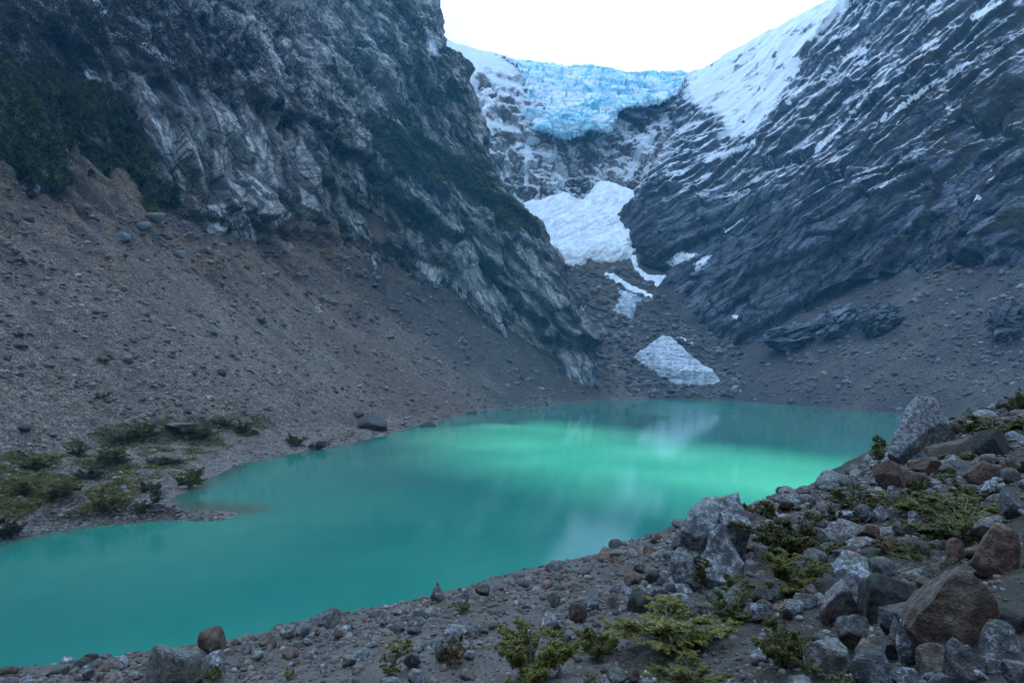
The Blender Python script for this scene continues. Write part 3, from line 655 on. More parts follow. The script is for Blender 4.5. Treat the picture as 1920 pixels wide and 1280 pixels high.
# ------------------------------------------------------------------ rays onto the built ground
bpy.context.view_layer.update()
dg = bpy.context.evaluated_depsgraph_get()
TREES = {o: BVHTree.FromObject(o, dg) for o in (scree_left, scree_right, scree_back, cliff_left, cliff_right, headwall, fan, moraine)}
EYEV = Vector((0, 0, EYE))
def cast(px, py, objs):
    d = Vector(((px - 960) / F, 1.0, -(py - HOR) / F)).normalized(); best = None
    for o in objs:
        h = TREES[o].ray_cast(EYEV, d)
        if h[0] is not None and (best is None or h[3] < best[3]): best = h
    return best
FAR = (scree_left, scree_right, scree_back, cliff_left, cliff_right, headwall)

def patch(name, poly, thick, mat, label, cat, objs=FAR, step=1.6, group=None, iceval=None, jag=3.0):
    poly = np.array(poly, float); x0, y0 = poly.min(0) - 4; x1, y1 = poly.max(0) + 4
    X, Yp = np.meshgrid(np.arange(x0, x1, step), np.arange(y0, y1, step)); xf, yf = X.ravel(), Yp.ravel()
    sdv = poly_sd(xf, yf, poly) + jag * fbm(np.stack([xf / 14, yf / 14, xf * 0 + len(label)], -1), 3)
    V = np.zeros((len(xf), 3)); ok = np.zeros(len(xf), bool)
    for i in np.where(sdv > -2.5 * step)[0]:
        h = cast(xf[i], yf[i], objs)
        if h: V[i] = h[0] + Vector((0, -0.35, 0.94)) * (thick * min(1.0, max(-0.6, sdv[i] / 9.0))); ok[i] = True
    if ok.any():                                                   # no long skirts where the ray slips past a ledge
        nv, nu = X.shape; idx = np.arange(len(xf)).reshape(nv, nu)
        q = np.stack([idx[:-1, :-1], idx[:-1, 1:], idx[1:, 1:], idx[1:, :-1]], -1).reshape(-1, 4); q = q[ok[q].all(1)]
        spread = V[q][:, :, 1].max(1) - V[q][:, :, 1].min(1); q = q[spread < 26]
        V = V + 0.12 * thick * np.stack([0 * xf, 0 * xf, fbm(V / 5.0, 3)], -1)
        ice = np.clip((0.5 if iceval is None else iceval) + 0.8 * fbm(V / np.array([30, 9, 4]), 3), 0, 1)
        used = np.unique(q); remap = np.zeros(len(xf), int); remap[used] = np.arange(len(used))
        o = put(name, raw_mesh(name, V[used], remap[q], mat, True, dict(ice=ice[used]))); tag(o, label, cat, group); return o

n = N('dirty_ice', 0.5, 0.3)
v = n.scaled((0.04, 0.10, 0.30), (0.05, 0.30, 0)); a = n.noise(1.0, 6, 0.66, v, 1.4); b = n.noise(0.5, 4, 0.6)
col = n.mix(n.ramp(a, (0.40, 0.0), (0.56, 1.0)), (0.13, 0.17, 0.20), (0.54, 0.62, 0.68))
col = n.mix(n.ramp(b, (0.55, 0.0), (0.8, 0.7)), col, (0.20, 0.20, 0.20))
M['dirty_ice'] = n.done(col, n.bump(a, 0.9, 2.5))
patch('ice_face', [(1185, 672), (1215, 650), (1240, 632), (1262, 637), (1290, 664), (1320, 690), (1338, 698), (1354, 719), (1318, 722), (1265, 720), (1228, 698)], 13, M['dirty_ice'], 'large grooved grey-white ice face showing through rubble above the far shore', 'ice', jag=2)
patch('ice_face', [(1158, 538), (1180, 548), (1206, 560), (1194, 572), (1186, 597), (1165, 590), (1146, 582), (1160, 568)], 8, M['dirty_ice'], 'smaller pale ice face in the rubble below the snow cone', 'ice', jag=2)
SN = [([(1252, 492), (1275, 474), (1306, 475), (1290, 486), (1262, 497)], 'white snow patch on the dark rock right of the snow cone'),
      ([(1302, 496), (1318, 482), (1334, 478), (1318, 498), (1306, 504)], 'slanting narrow snow patch on dark rock, farther right'),
      ([(1180, 478), (1192, 478), (1196, 500), (1215, 515), (1250, 516), (1232, 538), (1215, 530), (1190, 505)], 'white snow tongue trickling down the gully below the snow cone'),
      ([(1130, 512), (1150, 512), (1180, 532), (1225, 552), (1222, 560), (1180, 545), (1150, 528)], 'thin band of dirty snow across the rubble crest'),
      ([(1266, 628), (1300, 640), (1302, 646), (1275, 638)], 'sliver of snow above the large ice face'),
      ([(1372, 592), (1384, 591), (1382, 600)], 'tiny snow dot at the foot of the dark rock')]
for poly, lab in SN: patch('snow_patch', poly, 1.6, M['snow'], lab, 'snow', group='snow patches in the rubble', jag=0.6)

# ------------------------------------------------------------------ rocks
import bmesh
def ico(sub):
    bm = bmesh.new(); bmesh.ops.create_icosphere(bm, subdivisions=sub, radius=1.0)
    V = np.array([v.co[:] for v in bm.verts]); Q = np.array([[v.index for v in f.verts] for f in bm.faces]); bm.free(); return V, Q
ICO = {k: ico(k) for k in (1, 2, 3, 4, 5)}
def rock_shape(seed, sub, cuts=9, lo=0.55, hi=0.92, rough=0.10, rounder=1.0):
    r = np.random.default_rng(seed); V, Q = ICO[sub]; V = V.copy()
    V *= r.uniform(0.85, 1.15, 3)
    for _ in range(cuts):
        d = r.normal(size=3); d /= np.linalg.norm(d); o = r.uniform(lo, hi)
        t = V @ d - o; V -= np.clip(t, 0, None)[:, None] * d * rounder
    nrm = V / (np.linalg.norm(V, axis=1)[:, None] + 1e-6)
    V = V + nrm * (rough * fbm(V * 1.7 + seed * 3.1, 3) + rough * 0.35 * fbm(V * 6 + seed, 2))[:, None]
    V -= (V.max(0) + V.min(0)) / 2; V /= (V.max(0) - V.min(0)) / 2
    return V, Q

def rock_mat(name, c1, c2, lichen, lf, moss=0.0, rust=None, k=1.0, t0=0.36, t1=0.62):
    n = N(name, 0.85, 0.3); v = n.obj(); r = n.rand()
    nv = n.t.nodes.new('ShaderNodeVectorMath'); nv.operation = 'ADD'; n.t.links.new(n.pos, nv.inputs[0])
    cmb = n.t.nodes.new('ShaderNodeCombineXYZ'); n.t.links.new(n.math('MULTIPLY', r, 40.0), cmb.inputs[0]); n.t.links.new(cmb.outputs[0], nv.inputs[1]); v = nv.outputs[0]
    a = n.noise(1.3 * k, 5, 0.62, v); b = n.noise(9 * k, 5, 0.66, v); c = n.noise(34 * k, 3, 0.6, v)
    col = n.mix(n.ramp(a, (0.32, 0.0), (0.68, 1.0)), c1, c2)
    if rust: col = n.mix(n.ramp(n.noise(0.9, 4, 0.6, n.scaled((1, 1, 1.7), (0, 0, 0), v)), (0.50, 0.0), (0.60, 1.0)), col, rust)
    col = n.mix(n.ramp(b, (0.38, 0.75), (0.52, 0.0)), col, tuple(x * 0.38 for x in c1))
    col = n.mix(n.math('MULTIPLY', n.ramp(n.math('ADD', n.math('MULTIPLY', b, 0.6), n.math('MULTIPLY', c, 0.4)), (0.52, 0.0), (0.58, 1.0)), lf), col, lichen)
    if moss:
        up = n.t.nodes.new('ShaderNodeSeparateXYZ'); n.t.links.new(n.g.outputs['Normal'], up.inputs[0])
        mm = n.ramp(n.math('ADD', n.math('MULTIPLY', up.outputs[2], 0.35), n.noise(3.0, 4, 0.65, v)), (0.74, 0.0), (0.84, 1.0))
        col = n.mix(n.math('MULTIPLY', mm, moss), col, (0.065, 0.070, 0.020))
    tone = n.math('ADD', t0, n.math('MULTIPLY', r, t1))
    col = n.mix(1.0, col, tone, 'MULTIPLY')
    return n.done(col, n.bump(n.math('ADD', n.math('MULTIPLY', b, 0.7), n.math('MULTIPLY', c, 0.4)), 1.0, 0.08))
RM = {'g': rock_mat('grey_rock', (0.14, 0.138, 0.136), (0.25, 0.25, 0.255), (0.48, 0.49, 0.50), 0.6, 0.35),
      'b': rock_mat('lichened_blue_grey_rock', (0.13, 0.145, 0.165), (0.26, 0.28, 0.31), (0.56, 0.60, 0.64), 0.85, 0.5),
      'B': rock_mat('big_lichened_rock', (0.11, 0.125, 0.145), (0.22, 0.24, 0.265), (0.52, 0.57, 0.62), 0.62, 0.6, None, 0.5, 0.85, 0.1),
      'r': rock_mat('red_brown_rock', (0.120, 0.072, 0.058), (0.20, 0.130, 0.105), (0.30, 0.27, 0.26), 0.35, 0.2),
      't': rock_mat('tan_rock', (0.17, 0.14, 0.115), (0.30, 0.25, 0.21), (0.38, 0.36, 0.34), 0.45, 0.3, (0.20, 0.11, 0.08)),
      'd': rock_mat('dark_rock', (0.070, 0.070, 0.075), (0.135, 0.135, 0.14), (0.30, 0.32, 0.34), 0.35, 0.45),
      'm': rock_mat('grey_red_rock', (0.15, 0.145, 0.145), (0.24, 0.235, 0.235), (0.40, 0.41, 0.42), 0.6, 0.3, (0.17, 0.085, 0.065))}

HERO = [  # x0, y0, x1, y1 in the photograph, colour, cuts, label
 (1272, 941, 1408, 1070, 'B', 10, 'huge lichened grey boulder at the water side of the bank, rear half of the pair'),
 (1290, 978, 1414, 1086, 'B', 14, 'huge blue-grey boulder with a flat triangular face at the bank edge'),
 (1296, 981, 1341, 1011, 'r', 12, 'red-brown rock wedged on the pair of huge lichened boulders'),
 (1169, 1012, 1209, 1044, 't', 9, 'brown upright rock standing on the bank edge against the water'),
 (1182, 1050, 1221, 1078, 'g', 9, 'round grey spotted boulder below the brown upright rock'),
 (1258, 1048, 1317, 1118, 'b', 11, 'blue-grey boulder leaning in front of the huge flat-faced one'),
 (1210, 1073, 1237, 1097, 'd', 9, 'dark round stone below the round grey spotted boulder'),
 (1237, 1072, 1259, 1087, 'g', 3, 'smooth flat oval stone beside the leaning blue-grey boulder'),
 (1232, 1084, 1258, 1108, 'd', 8, 'dark blue stone tucked against the leaning blue-grey boulder'),
 (1199, 1091, 1217, 1107, 't', 8, 'small orange-tan stone on the gravel under the dark round stone'),
 (1407, 1134, 1450, 1172, 'b', 11, 'grey angular boulder below the bright green shrub, lower one'),
 (1410, 1104, 1457, 1142, 'd', 11, 'dark wrinkled boulder just under the bright green shrub'),
 (1476, 1130, 1509, 1154, 'b', 9, 'pale blue-grey stone right of the dark wrinkled boulder'),
 (1504, 1101, 1544, 1130, 'r', 11, 'pinkish red slab leaning beside the upright orange-streaked boulder'),
 (1510, 1033, 1554, 1065, 'd', 9, 'dark bluish boulder among shrubs behind the bright green shrub'),
 (1458, 939, 1488, 962, 'r', 10, 'brown humped boulder on the bank edge beside the yellowish bush'),
 (1576, 1049, 1650, 1112, 'b', 7, 'big round boulder crusted with pale lichen among the shrubs'),
 (1539, 1095, 1622, 1175, 'm', 12, 'tall upright grey boulder with an orange streak'),
 (1620, 1086, 1734, 1160, 'd', 10, 'big dark flat-topped boulder right of the orange-streaked one'),
 (1716, 1081, 1935, 1246, 't', 16, 'largest tan and rust ledge boulder at the right edge'),
 (1838, 990, 1935, 1082, 'r', 10, 'big rusty brown boulder at the right edge above the ledge'),
 (1836, 974, 1888, 1018, 'g', 12, 'pale grey flat-topped block behind the rusty brown boulder'),
 (1775, 1014, 1813, 1062, 'r', 10, 'dark maroon boulder among shrubs left of the rusty one'),
 (1575, 1157, 1633, 1224, 'd', 11, 'dark pitted boulder below the orange-streaked upright one'),
 (1664, 1170, 1709, 1242, 'd', 7, 'rounded dark boulder standing left of the tan ledge'),
 (1655, 1142, 1732, 1190, 'd', 12, 'sharp-ridged blue-black boulder under the big dark flat-topped one'),
 (1687, 1165, 1732, 1258, 'b', 11, 'narrow grey boulder squeezed against the tan ledge'),
 (1732, 1216, 1787, 1280, 't', 9, 'tan boulder with a pale top at the foot of the ledge'),
 (1786, 1212, 1848, 1290, 'd', 6, 'egg-shaped dark boulder between the tan and the pale blue ones'),
 (1852, 1181, 1935, 1268, 'b', 8, 'pale blue rounded boulder in the lower right corner'),
 (1890, 1247, 1940, 1300, 'd', 9, 'dark boulder cut off by the lower right corner'),
 (1846, 1145, 1940, 1196, 'd', 12, 'dark slanting slab lying over the pale blue corner boulder'),
 (1607, 1231, 1692, 1300, 'b', 12, 'grey boulder with dark pits on the lower frame edge'),
 (1522, 1212, 1597, 1272, 'g', 9, 'layered grey boulder left of the reddish one at the bottom'),
 (1607, 1207, 1657, 1240, 'r', 9, 'reddish boulder above the pitted one on the frame edge'),
 (1708, 1251, 1730, 1278, 'b', 8, 'small blue-grey stone between the pitted and the tan boulder'),
 (1745, 1269, 1790, 1300, 'g', 8, 'grey stone below the tan boulder, cut by the frame'),
 (1540, 994, 1575, 1022, 'g', 8, 'banded grey boulder among the shrubs behind the lichen-crusted one'),
 (1580, 986, 1610, 1010, 'd', 10, 'dark angular stone right of the banded grey boulder'),
 (1555, 982, 1583, 1003, 'g', 6, 'small round grey stone above the banded grey boulder'),
 (1607, 952, 1642, 983, 'd', 10, 'dark blue block behind the dark angular stone'),
 (1611, 984, 1657, 1011, 'r', 10, 'reddish brown rock beside the dark angular stone'),
 (1586, 1009, 1648, 1029, 'g', 10, 'long low grey slab below the reddish brown rock'),
 (1537, 1019, 1578, 1042, 'd', 9, 'dark low rock under the banded grey boulder'),
 (1637, 1051, 1681, 1089, 'd', 10, 'twin-humped dark rock right of the lichen-crusted boulder'),
 (1832, 1066, 1866, 1087, 'd', 9, 'dark pitted stone below the rusty brown boulder'),
 (1662, 750, 1806, 876, 'B', 1, 'great pointed lichened boulder rising over the far end of the bank'),
 (1794, 775, 1826, 793, 'g', 9, 'grey rock directly behind the great pointed boulder'),
 (1808, 764, 1832, 784, 'g', 9, 'grey peaked rock on the skyline behind the pointed boulder'),
 (1830, 769, 1849, 784, 'r', 8, 'small reddish rock on the skyline of the bank'),
 (1795, 788, 1824, 806, 'd', 8, 'dark stone at the right shoulder of the pointed boulder'),
 (1748, 824, 1844, 862, 't', 13, 'flat tan slab right of the pointed boulder'),
 (1838, 808, 1905, 860, 'd', 8, 'rounded banded boulder beside the flat tan slab'),
 (1647, 868, 1712, 928, 'r', 12, 'red split rock at the base of the little tree'),
 (1677, 887, 1757, 920, 'r', 12, 'low dark red slab right of the red split rock'),
 (1710, 860, 1769, 897, 'r', 10, 'purple-brown rock below the great pointed boulder'),
 (1765, 872, 1806, 893, 'd', 9, 'dark wedge under the flat tan slab'),
 (1668, 914, 1694, 941, 'b', 7, 'blue-green stone below the low dark red slab'),
 (1649, 924, 1676, 946, 'r', 9, 'small reddish stone left of the blue-green one'),
 (1608, 950, 1645, 984, 'd', 10, 'dark faceted boulder under the spreading bush on the bank'),
 (1642, 948, 1673, 980, 'b', 11, 'pointed grey stone right of the dark faceted boulder'),
 (1800, 909, 1824, 926, 'b', 8, 'pale stone in front of the long reddish slab'),
 (1844, 903, 1879, 932, 'b', 9, 'blue-green boulder below the long reddish slab'),
 (1879, 922, 1930, 976, 'b', 12, 'slanting blue-grey boulder at the right edge above the block'),
 (1816, 868, 1882, 905, 'r', 12, 'long reddish slab slanting under the rounded banded boulder'),
 (1880, 863, 1901, 887, 'r', 8, 'small maroon stone below the rounded banded boulder'),
 (1855, 928, 1905, 948, 'g', 10, 'low grey slab left of the slanting blue-grey boulder'),
 (1901, 790, 1930, 812, 'r', 9, 'dark red rock at the right edge among the upper shrubs'),
 (264, 1217, 361, 1290, 'm', 11, 'big grey and rust-red boulder on the lower left bank edge'),
 (363, 1186, 420, 1234, 't', 13, 'tilted brown flat-topped rock on the lower left bank edge'),
 (385, 1228, 420, 1270, 'b', 7, 'blue rounded boulder under the tilted brown rock'),
 (483, 1193, 517, 1215, 't', 8, 'brown stone on the bank edge right of the tilted rock'),
 (521, 1175, 550, 1201, 'b', 9, 'pale angular stone on the bank edge, left of a grey one'),
 (552, 1175, 582, 1196, 'g', 8, 'grey stone on the bank edge beside the red one'),
 (581, 1177, 601, 1194, 'r', 8, 'red stone on the bank edge beside the grey one'),
 (622, 1182, 644, 1201, 'r', 8, 'brown-red stone just inside the bank edge'),
 (149, 1258, 172, 1277, 'g', 7, 'grey stone at the bank edge near the lower left corner'),
 (179, 1264, 195, 1281, 'r', 7, 'maroon stone near the lower left corner'),
 (111, 1251, 127, 1265, 'd', 7, 'dark stone on the bank edge in the lower left corner'),
 (638, 1232, 668, 1252, 'g', 9, 'flat grey stone half sunk in gravel near the bottom'),
 (799, 1097, 841, 1134, 'g', 11, 'triangular grey rock standing up on the bank edge'),
 (845, 1111, 897, 1136, 'g', 9, 'low broad grey rock right of the triangular one'),
 (890, 1098, 918, 1121, 'd', 8, 'dark rounded rock on the bank edge beyond the low broad one'),
 (703, 1156, 732, 1180, 'g', 8, 'grey block at the bank edge left of the triangular rock'),
 (814, 1209, 847, 1246, 'd', 7, 'dark round boulder among mossy tufts at the bottom'),
 (756, 1226, 789, 1258, 'b', 10, 'blue-grey wedge left of the dark round mossy boulder'),
 (881, 1173, 904, 1205, 'b', 10, 'upright blue-grey stone on the gravel slope'),
 (1014, 1156, 1052, 1193, 'g', 7, 'smooth elongated grey boulder tilted on the gravel slope'),
 (1067, 1136, 1101, 1171, 'r', 13, 'red-brown slab tilted among cobbles'),
 (1023, 1114, 1051, 1143, 'g', 12, 'thin grey slab leaning above the elongated boulder'),
 (862, 1255, 890, 1277, 't', 9, 'tan and pink stone on the lower frame edge'),
 (762, 1261, 798, 1290, 'b', 8, 'grey spotted boulder cut by the lower frame, beneath the wedge'),
 (1125, 1248, 1163, 1264, 't', 8, 'flat pinkish stone between the two big low shrubs'),
 (1139, 1259, 1179, 1290, 'd', 8, 'dark boulder at the bottom below the flat pinkish stone'),
 (1176, 1255, 1201, 1282, 'r', 9, 'reddish upright stone right of the dark bottom boulder'),
 (1050, 1192, 1073, 1211, 'd', 8, 'dark stone beside the big low shrub on the slope'),
 (1139, 1120, 1159, 1143, 't', 9, 'brown stone leaning on the cobble slope'),
]
PLACED = []
for i, (x0, y0, x1, y1, c, cuts, lab) in enumerate(HERO):
    cx = (x0 + x1) / 2; hgt = y1 - y0
    h = cast(cx, y1 - 0.12 * hgt, (moraine,))
    if h is None: continue
    Yd = h[0].y; w = (x1 - x0) / F * Yd; hh = hgt / F * Yd
    big = (x1 - x0) > 60
    V, Q = rock_shape(100 + i, 5 if (x1 - x0) > 120 else 4 if (x1 - x0) > 44 else 3, cuts + 4, 0.42, 0.85, 0.06)
    dep = min(w, hh * 1.3) * 0.85
    r = np.random.default_rng(500 + i)
    hk = 0.70 if big else 0.56
    V = V * np.array([w / 2, dep / 2, hh * hk])
    # stack edges lean as in the photo
    me = raw_mesh('boulder', V, Q, RM[c], True)
    o = put('boulder', me, None, Vector((((cx - 960) / F) * Yd, Yd + 0.25 * dep, h[0].z + (0.98 - hk) * hh)))
    if 'flat triangular face' in lab: o.location.y -= 0.55 * dep; o.location.x *= o.location.y / (o.location.y + 0.55 * dep); o.location.z += 0.12 * hh; o.scale = (1.12, 1.0, 1.0)
    tag(o, lab, 'boulder'); PLACED.append((cx, (y0 + y1) / 2, (x1 - x0) / 2, hgt / 2))

# special tilts for the pointed and triangular stones: taper the top
for o in [o for o in COL.objects if o.name.startswith('boulder')]:
    lab = o.get('label', '')
    if 'pointed lichened' in lab or 'triangular' in lab or 'brown upright' in lab or 'peaked' in lab:
        co = np.zeros(len(o.data.vertices) * 3, np.float32); o.data.vertices.foreach_get('co', co); co = co.reshape(-1, 3)
        ax_, ay_, az_ = [(co[:, k].max() - co[:, k].min()) / 2 for k in range(3)]
        zn = np.clip(co[:, 2] / az_, -1, 1); zt = (zn + 1) / 2; rr_ = np.hypot(co[:, 0] / ax_, co[:, 1] / ay_)
        rn = np.clip(rr_ / np.sqrt(np.maximum(1 - zn * zn, 0.03)), 0.55, 1.25); tgt = rn * (1.05 - 0.93 * zt ** 0.9); k = np.where(rr_ > 1e-3, tgt / np.maximum(rr_, 1e-3), 1.0); k = np.where((zn < -0.93) | (zn > 0.97), np.minimum(k, 3.0), k)
        co[:, 0] *= k; co[:, 1] *= k
        if 'pointed lichened' in lab: co[:, 0] = co[:, 0] * 1.75 + 0.16 * zt * 2 * ax_; co[:, 2] *= 0.94
        o.data.vertices.foreach_set('co', co.ravel()); o.data.update()

# ------------------------------------------------------------------ cobbles on the bank
STONE = []
for k in range(10):
    V, Q = rock_shape(900 + k, 2, 7 + k % 5, 0.6, 0.95, 0.07); STONE.append((V, Q))
SME = {(k, c): raw_mesh('stone', STONE[k][0], STONE[k][1], RM[c], True) for k in range(10) for c in 'gbrtd'}
import re
def short(lab): return re.split(r' (?:on|at|below|beside|with|in|against|behind|among|right|left|under|of|standing|just|above|before|leaning|wedged|tucked|rising|crusted|squeezed|between|lying|cut|directly|slanting|tilted|half|beyond|near) ', lab)[0]
_ct = {}
for _h in HERO: _ct[short(_h[6])] = _ct.get(short(_h[6]), 0) + 1
LAND = [(h[0] / 2 + h[2] / 2, h[1] / 2 + h[3] / 2, short(h[6])) for h in HERO if _ct[short(h[6])] == 1]
def nearest(px_, py_): return min(LAND, key=lambda q: (q[0] - px_) ** 2 + (q[1] - py_) ** 2)[2]
CN = {'g': 'grey', 'b': 'bluish', 'r': 'red-brown', 't': 'tan', 'd': 'dark'}
STLAB = {'g': 'small grey cobble among many on the gravel bank', 'b': 'small bluish cobble among many on the gravel bank', 'r': 'small red-brown cobble among many on the gravel bank',
         't': 'small tan cobble among many on the gravel bank', 'd': 'small dark cobble among many on the gravel bank'}
flat = MOR[24:127].reshape(-1, 3); fpx, fpy = survey(flat)
inframe = (fpx > -60) & (fpx < 1985) & (fpy < 1320) & (flat[:, 1] > 5)
fidx = np.where(inframe)[0] + 24 * MOR.shape[1]
flat = flat[inframe]; fpx = fpx[inframe]; fpy = fpy[inframe]
mn = fbm(np.stack([flat[:, 0] / 2.5, flat[:, 1] / 2.5, 0 * fpx], -1), 3)
wgt = (0.45 + 1.1 * sm(-0.1, 0.5, mn)) * flat[:, 1] * np.where(fpx > 1350, 0.9, 1.0)
def clear_of(px_, py_, m=0.75):
    return all(((px_ - a) / b2) ** 2 + ((py_ - c_) / d2) ** 2 > m for a, c_, b2, d2 in PLACED)
big_n = 0
for k in rng.choice(len(flat), 900, p=wgt / wgt.sum()):
    if big_n >= 230: break
    p = flat[k]
    if not clear_of(fpx[k], fpy[k]): continue
    s_ = (rnd.uniform(8, 15) + 14 * rnd.random() ** 4) / F * p[1] * (0.85 if fpx[k] < 1100 else 1.1)
    c = rnd.choices('gbrtd', (0.34, 0.26, 0.14, 0.08, 0.18))[0]
    o = put('cobble', SME[(rnd.randrange(10), c)], None, (p[0] + rnd.uniform(-.1, .1), p[1] + rnd.uniform(-.1, .1), p[2] + s_ * 0.28), (rnd.uniform(-.5, .5), rnd.uniform(-.5, .5), rnd.uniform(0, 6.3)),
            (s_ * rnd.uniform(.8, 1.2), s_ * rnd.uniform(.7, 1.1), s_ * rnd.uniform(.5, .85)))
    tag(o, 'small %s cobble lying near the %s' % (CN[c], nearest(fpx[k], fpy[k])), 'stone', 'cobbles on the gravel bank'); big_n += 1

BLK = [rock_shape(1200 + k, 3, 13, 0.42, 0.85, 0.05) for k in range(9)]
BME = {(k, c): raw_mesh('block', BLK[k][0], BLK[k][1], RM[c], True) for k in range(9) for c in 'gbrd'}
nb = 0
wr = wgt * np.where(fpx > 1150, 1.0, 0.06) * np.where(fpx > 1500, 1.6, 1.0); 
for k in rng.choice(len(flat), 2200, p=wr / wr.sum()):
    if nb >= 285: break
    p = flat[k]
    if not clear_of(fpx[k], fpy[k], 0.55): continue
    s_ = (rnd.uniform(9, 16) + 14 * rnd.random() ** 3 * (p[1] < 24)) / F * p[1] * (0.75 if p[1] > 24 else 1.0)
    c = rnd.choices('gbrd', (0.24, 0.32, 0.18, 0.26))[0]
    o = put('block', BME[(rnd.randrange(9), c)], None, (p[0], p[1], p[2] + s_ * 0.3), (rnd.uniform(-.5, .5), rnd.uniform(-.5, .5), rnd.uniform(0, 6.3)), (s_ * rnd.uniform(.8, 1.35), s_ * rnd.uniform(.7, 1.1), s_ * rnd.uniform(.55, .95)))
    tag(o, 'angular %s rock wedged by the %s' % (CN[c], nearest(fpx[k], fpy[k])), 'rock', 'angular rocks between the boulders'); nb += 1

def rotz_mats(nm, rr, tilt=0.6):
    a = rr.uniform(0, 6.283, nm); t = rr.uniform(-tilt, tilt, nm); u = rr.uniform(-tilt, tilt, nm)
    ca, sa, ct, st, cu_, su = np.cos(a), np.sin(a), np.cos(t), np.sin(t), np.cos(u), np.sin(u)
    Rz = np.zeros((nm, 3, 3)); Rz[:, 0, 0] = ca; Rz[:, 0, 1] = -sa; Rz[:, 1, 0] = sa; Rz[:, 1, 1] = ca; Rz[:, 2, 2] = 1
    Rx = np.zeros((nm, 3, 3)); Rx[:, 0, 0] = 1; Rx[:, 1, 1] = ct; Rx[:, 1, 2] = -st; Rx[:, 2, 1] = st; Rx[:, 2, 2] = ct
    Ry = np.zeros((nm, 3, 3)); Ry[:, 1, 1] = 1; Ry[:, 0, 0] = cu_; Ry[:, 0, 2] = su; Ry[:, 2, 0] = -su; Ry[:, 2, 2] = cu_
    return Rz @ Rx @ Ry
def merge(protos, pos, scale, name, mat, smooth, rr, tilt=0.6, tint=True):
    Vs, Qs, Ts, off = [], [], [], 0
    which = rr.integers(0, len(protos), len(pos))
    for k, (V, Q) in enumerate(protos):
        s_ = which == k; m = s_.sum()
        if not m: continue
        R = rotz_mats(m, rr, tilt)
        W = np.einsum('nij,nvj->nvi', R, V[None] * scale[s_][:, None, :]) + pos[s_][:, None, :]
        Vs.append(W.reshape(-1, 3)); Qs.append((Q[None] + (np.arange(m) * len(V))[:, None, None] + off).reshape(-1, Q.shape[1]))
        Ts.append(np.repeat(rr.random(m), len(V))); off += m * len(V)
    return raw_mesh(name, np.concatenate(Vs), np.concatenate(Qs), mat, smooth, dict(tint=np.concatenate(Ts)))
def tint_mat(name, stops, rough=0.9, sc=8.0):
    n = N(name, rough, 0.2); c = n.ramp(n.attr('tint'), *stops)
    b = n.noise(sc, 3, 0.6); c = n.mix(n.ramp(b, (0.35, 0.6), (0.6, 0.0)), c, (0.05, 0.05, 0.05)); return n.done(c, n.bump(b, 0.5, 0.3 / sc))
M['gravel'] = tint_mat('gravel_stones', ((0.0, (0.058, 0.052, 0.047)), (0.35, (0.112, 0.102, 0.093)), (0.6, (0.165, 0.157, 0.150)), (0.74, (0.115, 0.072, 0.056)), (0.88, (0.16, 0.125, 0.10)), (1.0, (0.26, 0.255, 0.25))))
P1 = [rock_shape(40 + k, 1, 4, 0.7, 0.95, 0.08) for k in range(5)]; P2 = [rock_shape(60 + k, 2, 7, 0.6, 0.95, 0.06) for k in range(5)]
def gravel(nm, lo, hi, power, protos, seed):
    rr = np.random.default_rng(seed); ks = fidx[rr.choice(len(flat), nm, p=wgt / wgt.sum())]; nu_ = MOR.shape[1]; AL = MOR.reshape(-1, 3); a_, b_ = rr.random((nm, 1)), rr.random((nm, 1))
    p = (AL[ks] * (1 - a_) + AL[ks + 1] * a_) * (1 - b_) + (AL[ks + nu_] * (1 - a_) + AL[ks + nu_ + 1] * a_) * b_
    s_ = (lo + (hi - lo) * rr.random(nm) ** power) / F * p[:, 1]
    p[:, 2] += s_ * 0.15
    sc = s_[:, None] * rr.uniform(0.65, 1.25, (nm, 3)) * np.array([1, 1, 0.7]); return p, sc, rr
p, sc, rr = gravel(13000, 2.0, 5.5, 2.0, P1, 5); g1_ = merge(P1, p, sc, 'gravel', M['gravel'], True, rr)
tag(put('gravel', g1_), 'fine loose gravel strewn over the foreground bank', None, None, 'stuff')
p, sc, rr = gravel(2800, 4.5, 10, 2.0, P2, 6); g2_ = merge(P2, p, sc, 'gravel', M['gravel'], True, rr)
tag(put('gravel', g2_), 'coarse loose stones strewn over the foreground bank', None, None, 'stuff')

# ------------------------------------------------------------------ stones on the far scree
EXCL = [[(1185, 672), (1215, 650), (1240, 632), (1262, 637), (1290, 664), (1320, 690), (1338, 698), (1354, 719), (1318, 722), (1265, 720), (1228, 698)], [(1158, 538), (1180, 548), (1206, 560), (1194, 572), (1186, 597), (1165, 590), (1146, 582), (1160, 568)]] + [p_ for p_, _ in SN]
def sample_poly(poly, nm, objs, seed):
    r = np.random.default_rng(seed); poly = np.array(poly, float); lo, hi = poly.min(0), poly.max(0); out = []
    while len(out) < nm:
        q = lo + (hi - lo) * r.random((nm * 2, 2)); q = q[poly_sd(q[:, 0], q[:, 1], poly) > 0]
        for e in EXCL: q = q[poly_sd(q[:, 0], q[:, 1], e) < 1.5]
        for a, b in q:
            h = cast(a, b, objs)
            if h:
                out.append((h[0], a, b))
                if len(out) >= nm: break
    return out
LSC = [(0, 320), (100, 375), (330, 405), (560, 445), (830, 500), (940, 640), (1110, 715), (1130, 745), (950, 772), (880, 785), (660, 825), (470, 850), (420, 880), (200, 960), (0, 985)]
RSC = [(1140, 740), (1040, 500), (1200, 500), (1300, 620), (1420, 620), (1560, 470), (1740, 445), (1920, 480), (1920, 730), (1720, 770), (1350, 745)]
